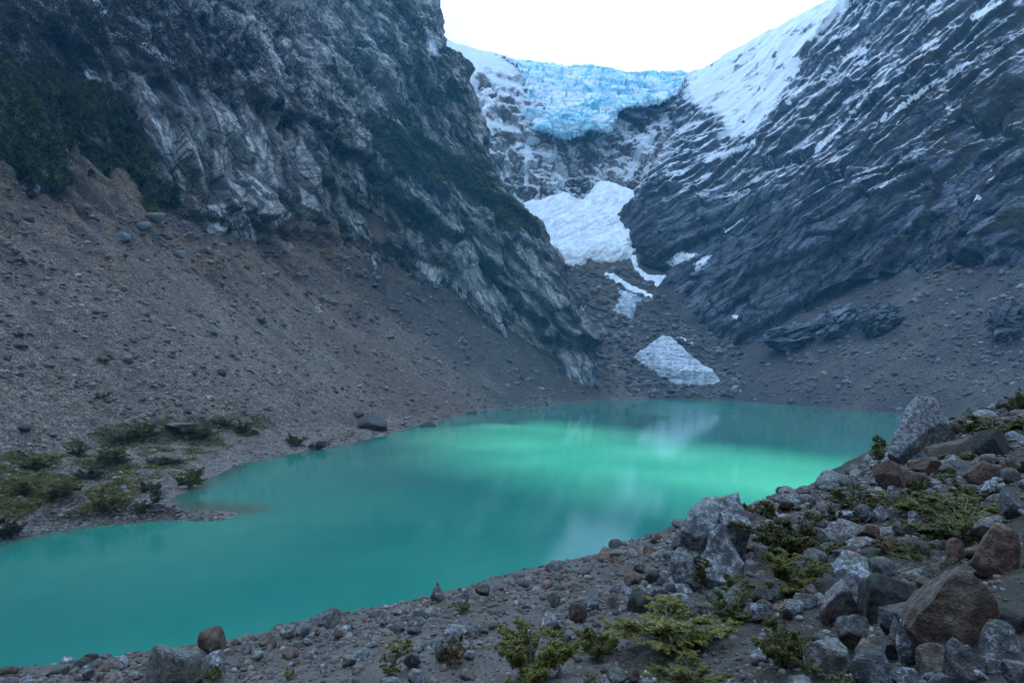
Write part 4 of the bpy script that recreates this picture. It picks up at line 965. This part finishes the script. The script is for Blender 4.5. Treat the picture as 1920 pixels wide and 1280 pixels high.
for seed, poly, nm, objs, nmn, lb, smin, smax_ in ((1, LSC, 10500, (scree_left,), 'scree_stones', 'loose stones scattered over the left scree slope', 0.22, 2.4), (3, [(1045, 500), (1200, 500), (1300, 620), (1400, 640), (1380, 745), (1140, 742), (1110, 640)], 4000, (scree_right, scree_back), 'rubble_blocks', 'jumbled rubble blocks on the debris behind the lake', 0.5, 3.6), (2, RSC, 6000, (scree_right, scree_back), 'scree_stones', 'loose stones scattered over the far and right scree', 0.35, 2.6)):
    s3 = sample_poly(poly, nm, objs, seed); rr = np.random.default_rng(seed)
    s3 = [q for q, f_ in zip(s3, fbm(np.array([[h.x / 60, h.y / 22, 0] for h, _, _ in s3]), 3)) if f_ > (-0.30 if seed == 1 else -0.5)]; nm = len(s3)
    pos = np.array([h[:] for h, _, _ in s3]); sz = smin + (smax_ - smin) * rr.random(nm) ** 8
    sz *= np.clip(pos[:, 1] / 420, 0.4, 2.0)
    mt = tint_mat('scree_stones', ((0.0, (0.10, 0.088, 0.076)), (0.65, (0.20, 0.175, 0.15)), (0.85, (0.19, 0.13, 0.10)), (1.0, (0.40, 0.385, 0.37))), sc=1.5) if seed == 1 else tint_mat('far_stones', ((0.0, (0.08, 0.08, 0.085)), (0.5, (0.16, 0.16, 0.17)), (0.8, (0.15, 0.10, 0.08)), (1.0, (0.30, 0.30, 0.31))), sc=2.0)
    tag(put(nmn, merge(P1, pos, sz[:, None] * rr.uniform(0.7, 1.3, (nm, 3)) * np.array([1, 1, 0.8]), nmn, mt, False, rr)), lb, None, None, 'stuff')
KN = [(238, 676, 24, 'g', 'white oval boulder alone on the lower left scree'), (37, 652, 20, 'g', 'pale flat boulder near the left frame edge on the scree'), (52, 414, 24, 'b', 'round grey boulder high on the scree at the far left'),
      (30, 417, 14, 'g', 'grey boulder left of the round one high on the scree'), (267, 430, 32, 'b', 'large grey angular block below the dark wood on the scree'), (228, 452, 34, 'b', 'pair-topped grey block lower left of the large angular one'),
      (290, 412, 32, 'g', 'pale slab-shaped boulder under the foot of the cliff'), (120, 508, 14, 'g', 'rounded grey boulder in a brown gully of the scree'), (118, 534, 10, 'g', 'small grey boulder below the rounded one in the gully'),
      (336, 480, 22, 'g', 'pale grey flake of rock beneath the cliff slabs'), (573, 517, 12, 'g', 'tall pale stone in the brown scarp'), (415, 701, 20, 'g', 'flat whitish shard lying on the grey scree'),
      (190, 500, 9, 'r', 'pinkish stone in the upper scree'), (674, 517, 18, 'g', 'pale boulder on the dark gullied scarp'), (703, 536, 12, 'g', 'small pale boulder below the one on the gullied scarp'),
      (803, 804, 32, 'd', 'dark boulder standing at the lake edge on the left shore'), (885, 776, 20, 'r', 'maroon boulder on the sandy point of the left shore'), (700, 802, 56, 'd', 'long dark mound-shaped boulder on the left shore bank'),
      (672, 780, 22, 'g', 'grey boulder behind the dark mound on the shore'), (660, 846, 9, 'r', 'orange-red stone in the water edge of the left shore'), (185, 846, 14, 'r', 'orange broken stone among the left shore bushes'),
      (730, 825, 10, 'd', 'small dark stone at the water edge near the dark mound'), (335, 804, 72, 't', 'bare pale hump of ground on the left shore'), (300, 862, 70, 't', 'long bare hump of gravel between the left shore bushes'),
      (232, 916, 14, 'g', 'grey stone beside the left shore shrubs'), (257, 888, 12, 'g', 'small grey stone in the left shore greenery'), (332, 968, 10, 'g', 'stone on the gravel spit in the lake'), (45, 806, 22, 'd', 'dark block at the foot of the scree near the left edge'), (100, 818, 14, 'g', 'pale block at the foot of the scree'), (400, 857, 10, 'b', 'bluish stone near the shore by the driftwood')]
for i, (x, y, w, c, lab) in enumerate(KN):
    h = cast(x, y, (scree_left,))
    if not h: continue
    s_ = w / F * h[0].y / 2; V, Q = rock_shape(3000 + i, 3, 9, 0.5, 0.9, 0.1)
    hump = 'hump' in lab
    o = put('boulder', raw_mesh('boulder', V * np.array([s_, s_ * 0.8, s_ * (0.30 if w > 60 else 0.7)]), Q, M['scree'] if hump else RM[c], True), None, h[0] + Vector((0, 0, s_ * (0.05 if w > 60 else 0.3))))
    if hump: o.name = 'gravel_hump'
    tag(o, lab, 'mound' if hump else 'boulder')
for h, a, b in sample_poly([(0, 325), (100, 380), (330, 410), (560, 450), (830, 505), (760, 640), (640, 700), (880, 770), (660, 820), (470, 850), (0, 700)], 95, (scree_left,), 33):
    s_ = rnd.uniform(5, 8) * (1 + 0.9 * rnd.random() ** 4) / F * h.y / 2; c = rnd.choices('gbrd', (0.5, 0.2, 0.15, 0.15))[0]
    o = put('scree_stone', SME[(rnd.randrange(10), c)], None, h + Vector((0, 0, s_ * 0.3)), (rnd.uniform(-.5, .5), rnd.uniform(-.5, .5), rnd.uniform(0, 6.3)), (s_ * 1.1, s_, s_ * 0.8))
    zone = ('high' if b < 520 else 'midway up' if b < 650 else 'low') + ' on the left scree ' + ('at the left edge of view' if a < 150 else 'below the dark wood' if a < 380 else 'under the granite slabs' if a < 620 else 'towards the cliff toe' if a < 850 else 'beside the cliff toe')
    tag(o, '%s stone dotted %s' % (CN[c], zone), 'stone', 'stones dotted over the left scree')
SHORE = [(0, 985), (160, 955), (330, 930), (420, 885), (470, 855), (660, 815), (880, 765), (905, 772), (660, 845), (460, 880), (415, 925), (420, 975), (160, 990), (0, 1020)]
s3 = sample_poly(SHORE, 4200, (scree_left,), 44); s3 = [q for q in s3 if q[0].z > -0.1]; rr = np.random.default_rng(44); pos = np.array([h[:] for h, _, _ in s3]); sz = (0.16 + 0.9 * rr.random(len(pos)) ** 6) * np.clip(pos[:, 1] / 260, 0.7, 2.2)
tag(put('shore_stones', merge(P1, pos, sz[:, None] * rr.uniform(0.7, 1.3, (len(pos), 3)) * np.array([1, 1, 0.75]), 'shore_stones', M['gravel'], False, rr)), 'pebbles and stones along the left shoreline', None, None, 'stuff')
# rock outcrops in the right scree
for i, (x0, y0, x1, y1, lab) in enumerate([(1437, 608, 1540, 655, 'layered grey rock outcrop sticking out of the dark right scree'), (1535, 572, 1612, 632, 'higher rock outcrop joined to the layered one in the right scree'), (1618, 568, 1690, 628, 'broken pale outcrop right of the layered ones'), (1862, 560, 1935, 640, 'pale rock outcrop at the right edge of the scree')]):
    h = cast((x0 + x1) / 2, y1 - 8, (scree_right,))
    if not h: continue
    Yd = h[0].y; w = (x1 - x0) / F * Yd / 2; hh = (y1 - y0) / F * Yd / 2
    V, Q = ICO[5]; V = V.copy(); off, g, _ = facets(V @ basis((0.8, 0, 0.5)) / np.array([0.9, 0.3, 0.3]) + i * 7, 1.0)
    V = V * (1 + 0.34 * off - 0.16 * (1 - sm(0, 0.1, g)))[:, None] * np.array([w, w * 0.7, hh * 0.95])
    ca = math.atan2((y1 - y0) * 0.35, x1 - x0)
    me = raw_mesh('rock_outcrop', V, Q, M['slate'], False, dict(veg=np.zeros(len(V)), snow=np.zeros(len(V)), tone=np.full(len(V), 0.55), gap=g))
    tag(put('rock_outcrop', me, None, (((x0 + x1) / 2 - 960) / F * Yd, Yd + 3, h[0].z + hh * 0.65), (0, -ca, 0)), lab, 'outcrop')

# ------------------------------------------------------------------ shrubs
def tube(pts, r0, r1, sides=4):
    pts = np.array(pts); V, Q = [], []
    for i, p in enumerate(pts):
        d = pts[min(i + 1, len(pts) - 1)] - pts[max(i - 1, 0)]; d /= np.linalg.norm(d) + 1e-9
        a = np.cross(d, (0.31, 0.2, 0.93)); a /= np.linalg.norm(a) + 1e-9; b = np.cross(d, a); r = r0 + (r1 - r0) * i / (len(pts) - 1)
        for k in range(sides):
            t = 2 * math.pi * k / sides; V.append(p + r * (math.cos(t) * a + math.sin(t) * b))
    for i in range(len(pts) - 1):
        for k in range(sides):
            Q.append((i * sides + k, i * sides + (k + 1) % sides, (i + 1) * sides + (k + 1) % sides, (i + 1) * sides + k))
    return np.array(V), np.array(Q)
def join(parts):
    Vs, Qs, o = [], [], 0
    for V, Q in parts: Vs.append(V); Qs.append(Q + o); o += len(V)
    return np.concatenate(Vs), np.concatenate(Qs)
def leaves(pos, size, rr, flatness=0.5):
    nm = len(pos); nrm = rr.normal(size=(nm, 3)) * flatness + np.array([0, 0, 1]); nrm /= np.linalg.norm(nrm, axis=1)[:, None]
    a = np.cross(nrm, rr.normal(size=(nm, 3))); a /= np.linalg.norm(a, axis=1)[:, None]; b = np.cross(nrm, a); s_ = size * rr.uniform(0.6, 1.3, nm)[:, None]
    V = np.stack([pos - a * s_, pos + b * s_ * 0.55 - nrm * s_ * 0.15, pos + a * s_, pos - b * s_ * 0.55 - nrm * s_ * 0.15], 1).reshape(-1, 3)
    return V, np.arange(nm * 4).reshape(-1, 4), np.repeat(rr.random(nm), 4)
def shrub_geo(seed, stems=11, fronds=14, per=130, size=0.027, spread=1.0, twig=1.0, upright=0.0):
    rr = np.random.default_rng(seed); tubes, lp = [], []
    for s_ in range(stems):
        az = s_ / stems * 6.283 + rr.uniform(-.5, .5); R = rr.uniform(0.25, 1.0) * spread; Hh = rr.uniform(0.45, 1.0) * (1.15 - 0.45 * R)
        if upright: R *= 0.25; Hh = rr.uniform(0.75, 1.0)
        t = np.linspace(0, 1, 6)[:, None]; d = np.array([math.cos(az), math.sin(az), 0])
        pts = d * R * t ** (0.9) + np.array([0, 0, 1]) * Hh * t ** 0.75 + rr.normal(0, 0.025, (6, 3)) * t
        tubes.append(tube(pts, 0.022 * twig, 0.006 * twig))
        for f in range(fronds):
            u = rr.uniform(0.25, 1.0); base = np.array([np.interp(u, t[:, 0], pts[:, k]) for k in range(3)])
            a2 = az + rr.normal(0, 1.0) if not upright else rr.uniform(0, 6.28); Ln = rr.uniform(0.22, 0.5) * (1.1 - 0.5 * u if not upright else 1.5 - 1.2 * u)
            d2 = np.array([math.cos(a2), math.sin(a2), rr.uniform(-0.1, 0.35)])
            e = base + d2 * Ln; tubes.append(tube([base, base + d2 * Ln * 0.5 + (0, 0, 0.02), e], 0.008 * twig, 0.003 * twig, 3) if False else tube([base, base + d2 * Ln * 0.5 + np.array([0, 0, 0.02]), e], 0.008 * twig, 0.003 * twig))
            k = rr.integers(int(per * 0.6), int(per * 1.3) + 1)
            v = rr.uniform(0.1, 1.05, k)[:, None]; side = np.array([-d2[1], d2[0], 0]); wdt = 0.30 * Ln * (1.1 - v)
            lp.append(base + d2 * Ln * v + side * rr.uniform(-1, 1, (k, 1)) * wdt + rr.normal(0, 0.018, (k, 3)))
    V, Q = join(tubes); L, LQ, T = leaves(np.concatenate(lp), size, rr)
    lo = min(V[:, 2].min(), 0); return (V, Q), (L, LQ, T)
def leaf_mat(name, c1, c2, c3):
    n = N(name, 0.6, 0.3); r = n.rand()
    c = n.ramp(n.attr('tint'), (0.0, c1), (0.55, c2), (1.0, c3))
    c = n.mix(1.0, c, n.math('ADD', 0.7, n.math('MULTIPLY', r, 0.6)), 'MULTIPLY'); n.lk(c, n.b.inputs['Base Color'])
    tr = n.t.nodes.new('ShaderNodeBsdfTranslucent'); n.t.links.new(c, tr.inputs[0]); mx = n.t.nodes.new('ShaderNodeMixShader'); mx.inputs[0].default_value = 0.3
    n.t.links.new(n.b.outputs[0], mx.inputs[1]); n.t.links.new(tr.outputs[0], mx.inputs[2]); n.t.links.new(mx.outputs[0], n.t.nodes['Material Output'].inputs['Surface']); return n.m
LM = {'green': leaf_mat('shrub_leaves', (0.030, 0.040, 0.010), (0.085, 0.092, 0.020), (0.17, 0.165, 0.034)),
      'lime': leaf_mat('bright_leaves', (0.045, 0.056, 0.012), (0.125, 0.130, 0.024), (0.22, 0.205, 0.04)),
      'gold': leaf_mat('rusty_leaves', (0.07, 0.045, 0.016), (0.15, 0.095, 0.026), (0.20, 0.15, 0.04)),
      'moss': leaf_mat('yellow_green_cover', (0.07, 0.075, 0.016), (0.15, 0.15, 0.03), (0.27, 0.25, 0.05)),
      'dull': leaf_mat('dull_leaves', (0.035, 0.038, 0.022), (0.065, 0.068, 0.032), (0.10, 0.10, 0.05)),
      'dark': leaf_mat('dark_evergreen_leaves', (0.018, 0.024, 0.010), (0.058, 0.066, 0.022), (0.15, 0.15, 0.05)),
      'bare': leaf_mat('bare_brush', (0.050, 0.036, 0.034), (0.085, 0.060, 0.056), (0.115, 0.086, 0.078))}
n = N('bark', 0.9); M['bark'] = n.done(n.mix(n.noise(20, 3), (0.08, 0.07, 0.06), (0.22, 0.20, 0.18)))
SG = {}
for key, kw in dict(a=dict(seed=1), b=dict(seed=2, stems=13, fronds=13), c=dict(seed=3, stems=9, fronds=15, per=120), low=dict(seed=4, stems=15, fronds=11, spread=1.2, per=125),
                    twiggy=dict(seed=5, stems=16, fronds=9, per=10, twig=0.9), tree=dict(seed=6, stems=2, fronds=26, per=60, upright=1.0, size=0.032), tuft=dict(seed=7, stems=9, fronds=5, per=50, size=0.06)).items():
    SG[key] = shrub_geo(**kw)
SHM = {}
def shrub(px0, py0, px1, py1, shape, mat, label, objs=(moraine,), cat='shrub', group=None, name='shrub'):
    cx = (px0 + px1) / 2; h = cast(cx, py1 - 0.12 * (py1 - py0), objs)
    if h is None: return
    Yd = h[0].y; w = (px1 - px0) / F * Yd / 2 * 1.18; hh = (py1 - py0) / F * Yd * 1.0
    root = bpy.data.objects.new(name, None); COL.objects.link(root); root.location = h[0] - Vector((0, 0, 0.04 * hh)); root.rotation_euler = (0, 0, rnd.uniform(0, 6.28)); root.scale = (w, w, hh)
    tag(root, label, cat, group)
    if shape not in SHM:
        (V, Q), (L, LQ, T) = SG[shape]
        SHM[shape] = (raw_mesh('stems', V, Q, M['bark'], True), raw_mesh('foliage', L, LQ, LM['green'], False, dict(tint=T)))
    put('stems', SHM[shape][0], root); fo = put('foliage', SHM[shape][1], root); fo.material_slots[0].link = 'OBJECT'; fo.material_slots[0].material = LM[mat]; return root
FS = [(1400, 950, 1555, 1060, 'a', 'green', 'large layered green shrub behind the huge boulder pair'), (1425, 1036, 1550, 1118, 'b', 'lime', 'bright green bushy shrub in the middle of the boulder field'),
 (1270, 1046, 1362, 1120, 'tree', 'green', 'little green tree with a pale trunk before the leaning blue-grey boulder'), (1344, 1078, 1442, 1122, 'c', 'lime', 'low green shrub at the foot of the huge flat-faced boulder'),
 (1320, 1112, 1424, 1170, 'a', 'green', 'green shrub left of the dark wrinkled boulder'), (1160, 1140, 1350, 1212, 'low', 'lime', 'wide low yellow-green shrub on the slope'),
 (912, 1178, 1082, 1290, 'b', 'lime', 'widest bright green shrub at the bottom of the slope'), (1078, 1168, 1164, 1240, 'c', 'green', 'feathery green shrub beside the cobbles'),
 (720, 1198, 782, 1230, 'tuft', 'lime', 'small yellow-green tuft above the blue-grey wedge'), (708, 1230, 756, 1274, 'tuft', 'green', 'dark mossy tuft at the bottom left of the wedge'),
 (828, 1196, 878, 1252, 'tuft', 'gold', 'brownish mossy tuft beside the dark round boulder'), (852, 1126, 886, 1152, 'tuft', 'green', 'tiny green tuft against the low broad grey rock'),
 (318, 1232, 402, 1290, 'twiggy', 'dull', 'grey twiggy bush beside the grey and red boulder'), (380, 1246, 420, 1285, 'tuft', 'lime', 'small green sprig under the blue rounded boulder'), (530, 1252, 556, 1276, 'tuft', 'lime', 'lone yellow-green tuft on bare gravel'),
 (1612, 820, 1684, 893, 'tree', 'green', 'little upright tree against the water at the pointed boulder'), (1600, 893, 1622, 903, 'tuft', 'green', 'tiny bush on the bank edge left of the little tree'),
 (1800, 778, 1925, 826, 'low', 'lime', 'long spreading shrub on the slope above the flat tan slab'), (1890, 728, 1945, 784, 'a', 'green', 'bush on the skyline at the right edge'), (1555, 912, 1655, 960, 'low', 'green', 'spreading bush below the red split rock'),
 (1665, 920, 1768, 968, 'a', 'lime', 'green shrub beneath the low dark red slab'), (1704, 890, 1742, 928, 'c', 'green', 'small shrub in front of the purple-brown rock'), (1718, 930, 1890, 990, 'low', 'lime', 'broad yellow-green shrub left of the slanting blue-grey boulder'),
 (1796, 840, 1835, 870, 'c', 'lime', 'sprig growing before the flat tan slab'), (1753, 882, 1797, 905, 'tuft', 'green', 'low tuft under the dark wedge'), (1895, 864, 1930, 890, 'a', 'green', 'small bush at the right edge below the banded boulder'),
 (1716, 958, 1884, 1030, 'b', 'green', 'wide green shrub above the dark maroon boulder'), (1635, 1003, 1700, 1038, 'c', 'gold', 'orange-brown bush by the long low grey slab'), (1712, 1040, 1808, 1112, 'twiggy', 'dull', 'grey-green twiggy bush above the tan ledge'),
 (1496, 1220, 1552, 1274, 'a', 'green', 'dark green bush left of the layered grey boulder'), (1540, 1258, 1610, 1300, 'tuft', 'green', 'mossy green bush cut by the lower frame'), (1386, 940, 1420, 970, 'c', 'gold', 'yellowish bush just right of the huge lichened boulder'),
 (1424, 944, 1458, 968, 'c', 'lime', 'small yellow-green bush at the bank edge left of the brown boulder'), (1228, 1236, 1345, 1295, 'low', 'lime', 'lime green bush on the lower frame edge'), (1412, 1160, 1522, 1262, 'a', 'green', 'tall green shrub below the grey angular boulder'),
 (1545, 950, 1610, 990, 'c', 'dull', 'dull olive bush above the banded grey boulder'), (1480, 990, 1545, 1040, 'twiggy', 'green', 'half-bare bush right of the large layered shrub'), (1685, 1020, 1770, 1060, 'a', 'green', 'bush between the orange one and the maroon boulder'),
 (1270, 1190, 1330, 1228, 'c', 'dull', 'dull bush above the lime green bottom bush'), (1090, 1262, 1130, 1292, 'tuft', 'gold', 'brownish tuft beside the widest bright shrub'), (1490, 1170, 1540, 1215, 'twiggy', 'dull', 'dead-looking twiggy bush left of the dark pitted boulder'),
 (1780, 900, 1850, 945, 'c', 'green', 'shrub between the pale stone and the blue-green boulder'), (1840, 1010, 1900, 1050, 'twiggy', 'green', 'thin twigs growing over the rusty brown boulder')]
for a in FS: shrub(*a, group='shrubs on the foreground bank')
LSH = [(176, 917, 224, 966, 'a', 'lime', 'tall rounded green tree near the water on the left shore'), (264, 911, 320, 966, 'tree', 'green', 'dark pointed tree on the root of the gravel spit'), (250, 938, 280, 964, 'a', 'green', 'lower bush left of the pointed tree on the spit'),
 (334, 876, 384, 922, 'b', 'lime', 'green tree standing right at the shore bend'), (-10, 970, 40, 1014, 'a', 'dull', 'dark bush in the left frame edge by the water'), (183, 838, 236, 880, 'b', 'lime', 'green shrub right of the orange broken stone'),
 (130, 834, 160, 858, 'a', 'green', 'bush left of the orange broken stone'), (245, 790, 298, 828, 'b', 'lime', 'shrub clump behind the bare hump on the left shore'), (441, 788, 468, 814, 'a', 'dull', 'dark bush on the slope edge above the shore bend'),
 (536, 810, 568, 840, 'c', 'green', 'bush on the grey shore bank beyond the bend'), (582, 826, 614, 845, 'low', 'green', 'low bush at the far end of the greenery'), (215, 806, 250, 830, 'c', 'green', 'small shrub at the foot of the scree'),
 (350, 800, 400, 826, 'low', 'lime', 'low green patch right of the bare hump'), (400, 780, 430, 800, 'c', 'dull', 'olive shrub below the scree by the dark bush'), (20, 895, 70, 925, 'low', 'lime', 'low bush on the flat near the left edge'),
 (90, 900, 150, 930, 'b', 'lime', 'bushy row on the flat left of the tall rounded tree'), (150, 872, 200, 900, 'low', 'dull', 'olive mat in the middle of the left flat'), (40, 850, 100, 880, 'low', 'lime', 'low green bush at the upper edge of the left flat'),
 (28, 620, 44, 634, 'c', 'dark', 'lone bush on the scree near the left edge'), (182, 668, 204, 680, 'c', 'green', 'bush growing right below the white oval boulder'), (178, 735, 200, 748, 'c', 'green', 'lone bush on the lower grey scree'), (480, 596, 500, 610, 'c', 'dark', 'dark tuft in the stony streak of the scree'),
 (30, 482, 46, 496, 'c', 'dark', 'dark tuft on the upper scree at the left'), (260, 900, 300, 925, 'c', 'dull', 'bush above the spit tree')]
for a in LSH: shrub(*a, objs=(scree_left,), group='shrubs on the left shore and scree')

# ground cover, brush and cliff wood
def clump_geo(seed, k=40, size=0.16, cone=0.0):
    rr = np.random.default_rng(seed); p = rr.normal(size=(k, 3)); p /= np.linalg.norm(p, axis=1)[:, None]; p *= rr.uniform(0.45, 1.0, (k, 1)) ** 0.5
    p[:, 2] = np.abs(p[:, 2]); p[:, :2] *= (1 - cone * p[:, 2:3]); L, Q, T = leaves(p, size, rr, 1.1); return L, Q
CL = [clump_geo(k, 22, 0.25) for k in range(4)]
def cover(poly, nm, objs, size, mat, name, label, seed, keepf=None):
    s3 = sample_poly(poly, nm, objs, seed)
    rr = np.random.default_rng(seed); pos = np.array([h[:] for h, _, _ in s3])
    if keepf: pos = pos[keepf(pos)]
    sz = size * rr.uniform(0.5, 1.4, len(pos)) 
    tag(put(name, merge(CL, pos, sz[:, None] * rr.uniform(0.8, 1.2, (len(pos), 3)) * np.array([1, 1, 0.9]), name, mat, False, rr, 0.3)), label, None, None, 'stuff')
GP = [(0, 850), (120, 830), (250, 785), (470, 775), (520, 795), (430, 840), (330, 870), (240, 950), (0, 985)]
gn = lambda X: pn(np.stack([X[:, 0] / 14, X[:, 1] / 14, 0 * X[:, 0]], -1)) > -0.16
cover(GP, 5200, (scree_left,), 0.9, LM['moss'], 'ground_cover', 'patchy green and olive ground cover on the left shore flat', 71, gn)
cover([(0, 700), (300, 720), (600, 720), (640, 790), (300, 800), (0, 850)], 260, (scree_left,), 0.9, LM['dull'], 'ground_cover', 'scattered green tufts on the lower left scree', 72)
BR1 = [(0, 0), (330, 0), (470, 60), (520, 180), (580, 240), (430, 190), (330, 150), (250, 140), (110, 130), (0, 110)]
cover(BR1, 3000, (cliff_left,), 3.8, LM['bare'], 'brush', 'purplish bare brush covering the upper left mountainside', 73, lambda X: fbm(X / 40, 3) > -0.25)
cover([(330, 0), (700, 0), (800, 230), (900, 330), (1000, 440), (930, 410), (800, 330), (600, 260), (520, 180), (470, 60)], 2600, (cliff_left,), 3.6, LM['bare'], 'brush', 'dark brush clinging to the middle of the granite mountain', 74, lambda X: pn(X / 38) > -0.05)
cover([(690, 220), (790, 255), (900, 320), (985, 395), (1005, 440), (960, 425), (850, 350), (740, 320)], 1500, (cliff_left,), 3.6, LM['dark'], 'brush', 'dark green scrub band across the granite cliff', 75)
cover([(330, 385), (540, 425), (700, 450), (835, 480), (840, 500), (700, 475), (540, 450), (330, 410)], 650, (cliff_left, scree_left), 3.2, LM['dull'], 'brush', 'thin scrub along the foot of the granite cliff', 76)
cover([(280, 130), (560, 270), (830, 430), (830, 480), (560, 430), (340, 390)], 900, (cliff_left,), 3.4, LM['dark'], 'brush', 'dark scrub in the cracks of the granite slabs', 77, lambda X: fbm(X / 30, 3) > 0.22)
TG = []
for k in range(3):
    rr = np.random.default_rng(80 + k); kk = 520; z = rr.uniform(0.12, 1.0, kk) ; rad = 0.34 * (1 - z) ** 0.6 * (0.75 + 0.5 * rr.random(kk)) + 0.03; az = rr.uniform(0, 6.283, kk)
    lob = 1 + 0.35 * np.sin(3 * az + 9 * z + k)
    p = np.stack([np.cos(az) * rad * lob * rr.uniform(0.4, 1, kk), np.sin(az) * rad * lob * rr.uniform(0.4, 1, kk), z], -1); L, Q, T = leaves(p, 0.055, rr, 0.9)
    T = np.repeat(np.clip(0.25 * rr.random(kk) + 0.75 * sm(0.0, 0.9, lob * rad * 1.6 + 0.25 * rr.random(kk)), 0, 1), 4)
    TG.append((raw_mesh('crown', L, Q, LM['dark'], False, dict(tint=T)), raw_mesh('trunk', *tube([np.zeros(3), np.array([0.01, 0, 0.5]), np.array([0, 0.01, 0.95])], 0.022, 0.006), M['bark'], True)))
FO = [(0, 110), (110, 130), (250, 200), (275, 300), (330, 350), (345, 405), (200, 395), (90, 355), (0, 315)]
pts3 = sorted(sample_poly(FO, 190, (cliff_left,), 81), key=lambda q: q[2])
for h, a, b in pts3:
    hh = rnd.uniform(10, 17) + 9 * rnd.random() ** 3; t = bpy.data.objects.new('evergreen_tree', None); COL.objects.link(t); t.location = h - Vector((0, 0, 1.0)); t.scale = (hh * rnd.uniform(.8, 1.2),) * 2 + (hh,); t.rotation_euler = (0, 0, rnd.uniform(0, 6.28))
    tag(t, 'evergreen in the left cliff wood, %s, %s, %s' % ('at the view edge' if a < 50 else 'far left' if a < 100 else 'left of middle' if a < 150 else 'right of middle' if a < 200 else 'right side' if a < 250 else 'right end', 'top' if b < 180 else 'upper part' if b < 225 else 'mid height' if b < 270 else 'lower part' if b < 320 else 'bottom edge', 'tall' if hh > 17 else 'small' if hh < 13.6 else 'medium sized'), 'tree', 'evergreen wood on the left cliff')
    k = rnd.randrange(3); put('crown', TG[k][0], t); put('trunk', TG[k][1], t)
cover(FO, 1500, (cliff_left,), 3.2, LM['dull'], 'undergrowth', 'dark undergrowth between the evergreens on the left cliff', 82)

# driftwood on the left shore
h = cast(600, 846, (scree_left,))
if h:
    V, Q = tube([np.array([-3.2, 0, 0.25]), np.array([-1, 0.4, 0.4]), np.array([1.2, 0.3, 0.55]), np.array([3.2, 1.6, 1.1])], 0.28, 0.12, 8)
    n = N('bleached_wood', 0.9); dm = n.done(n.mix(n.noise(3, 3, 0.6, n.scaled((0.3, 3, 3))), (0.30, 0.28, 0.25), (0.48, 0.45, 0.41)))
    tag(put('driftwood_log', raw_mesh('driftwood_log', V, Q, dm, True), None, h[0]), 'pale bleached driftwood log lying on the left shore', 'log')

# ------------------------------------------------------------------ air
n = bpy.data.materials.new('haze'); n.use_nodes = True; nt = n.node_tree; nt.nodes.clear()
vo = nt.nodes.new('ShaderNodeOutputMaterial'); pv = nt.nodes.new('ShaderNodeVolumePrincipled'); pv.inputs['Density'].default_value = 0.00008; pv.inputs['Color'].default_value = (0.10, 0.55, 1.0, 1); pv.inputs['Anisotropy'].default_value = 0.0
nt.links.new(pv.outputs[0], vo.inputs['Volume'])
x0, x1, y0, y1, zl, zh = -1400, 1800, -60, 2700, -16, 1500
hv = [(x, y, z) for z in (zl, zh) for y in (y0, y1) for x in (x0, x1)]
hq = [(0, 2, 3, 1), (4, 5, 7, 6), (0, 1, 5, 4), (2, 6, 7, 3), (0, 4, 6, 2), (1, 3, 7, 5)]
tag(put('haze', raw_mesh('haze', hv, hq, n)), 'thin bluish mountain haze filling the valley', None, None, 'stuff')
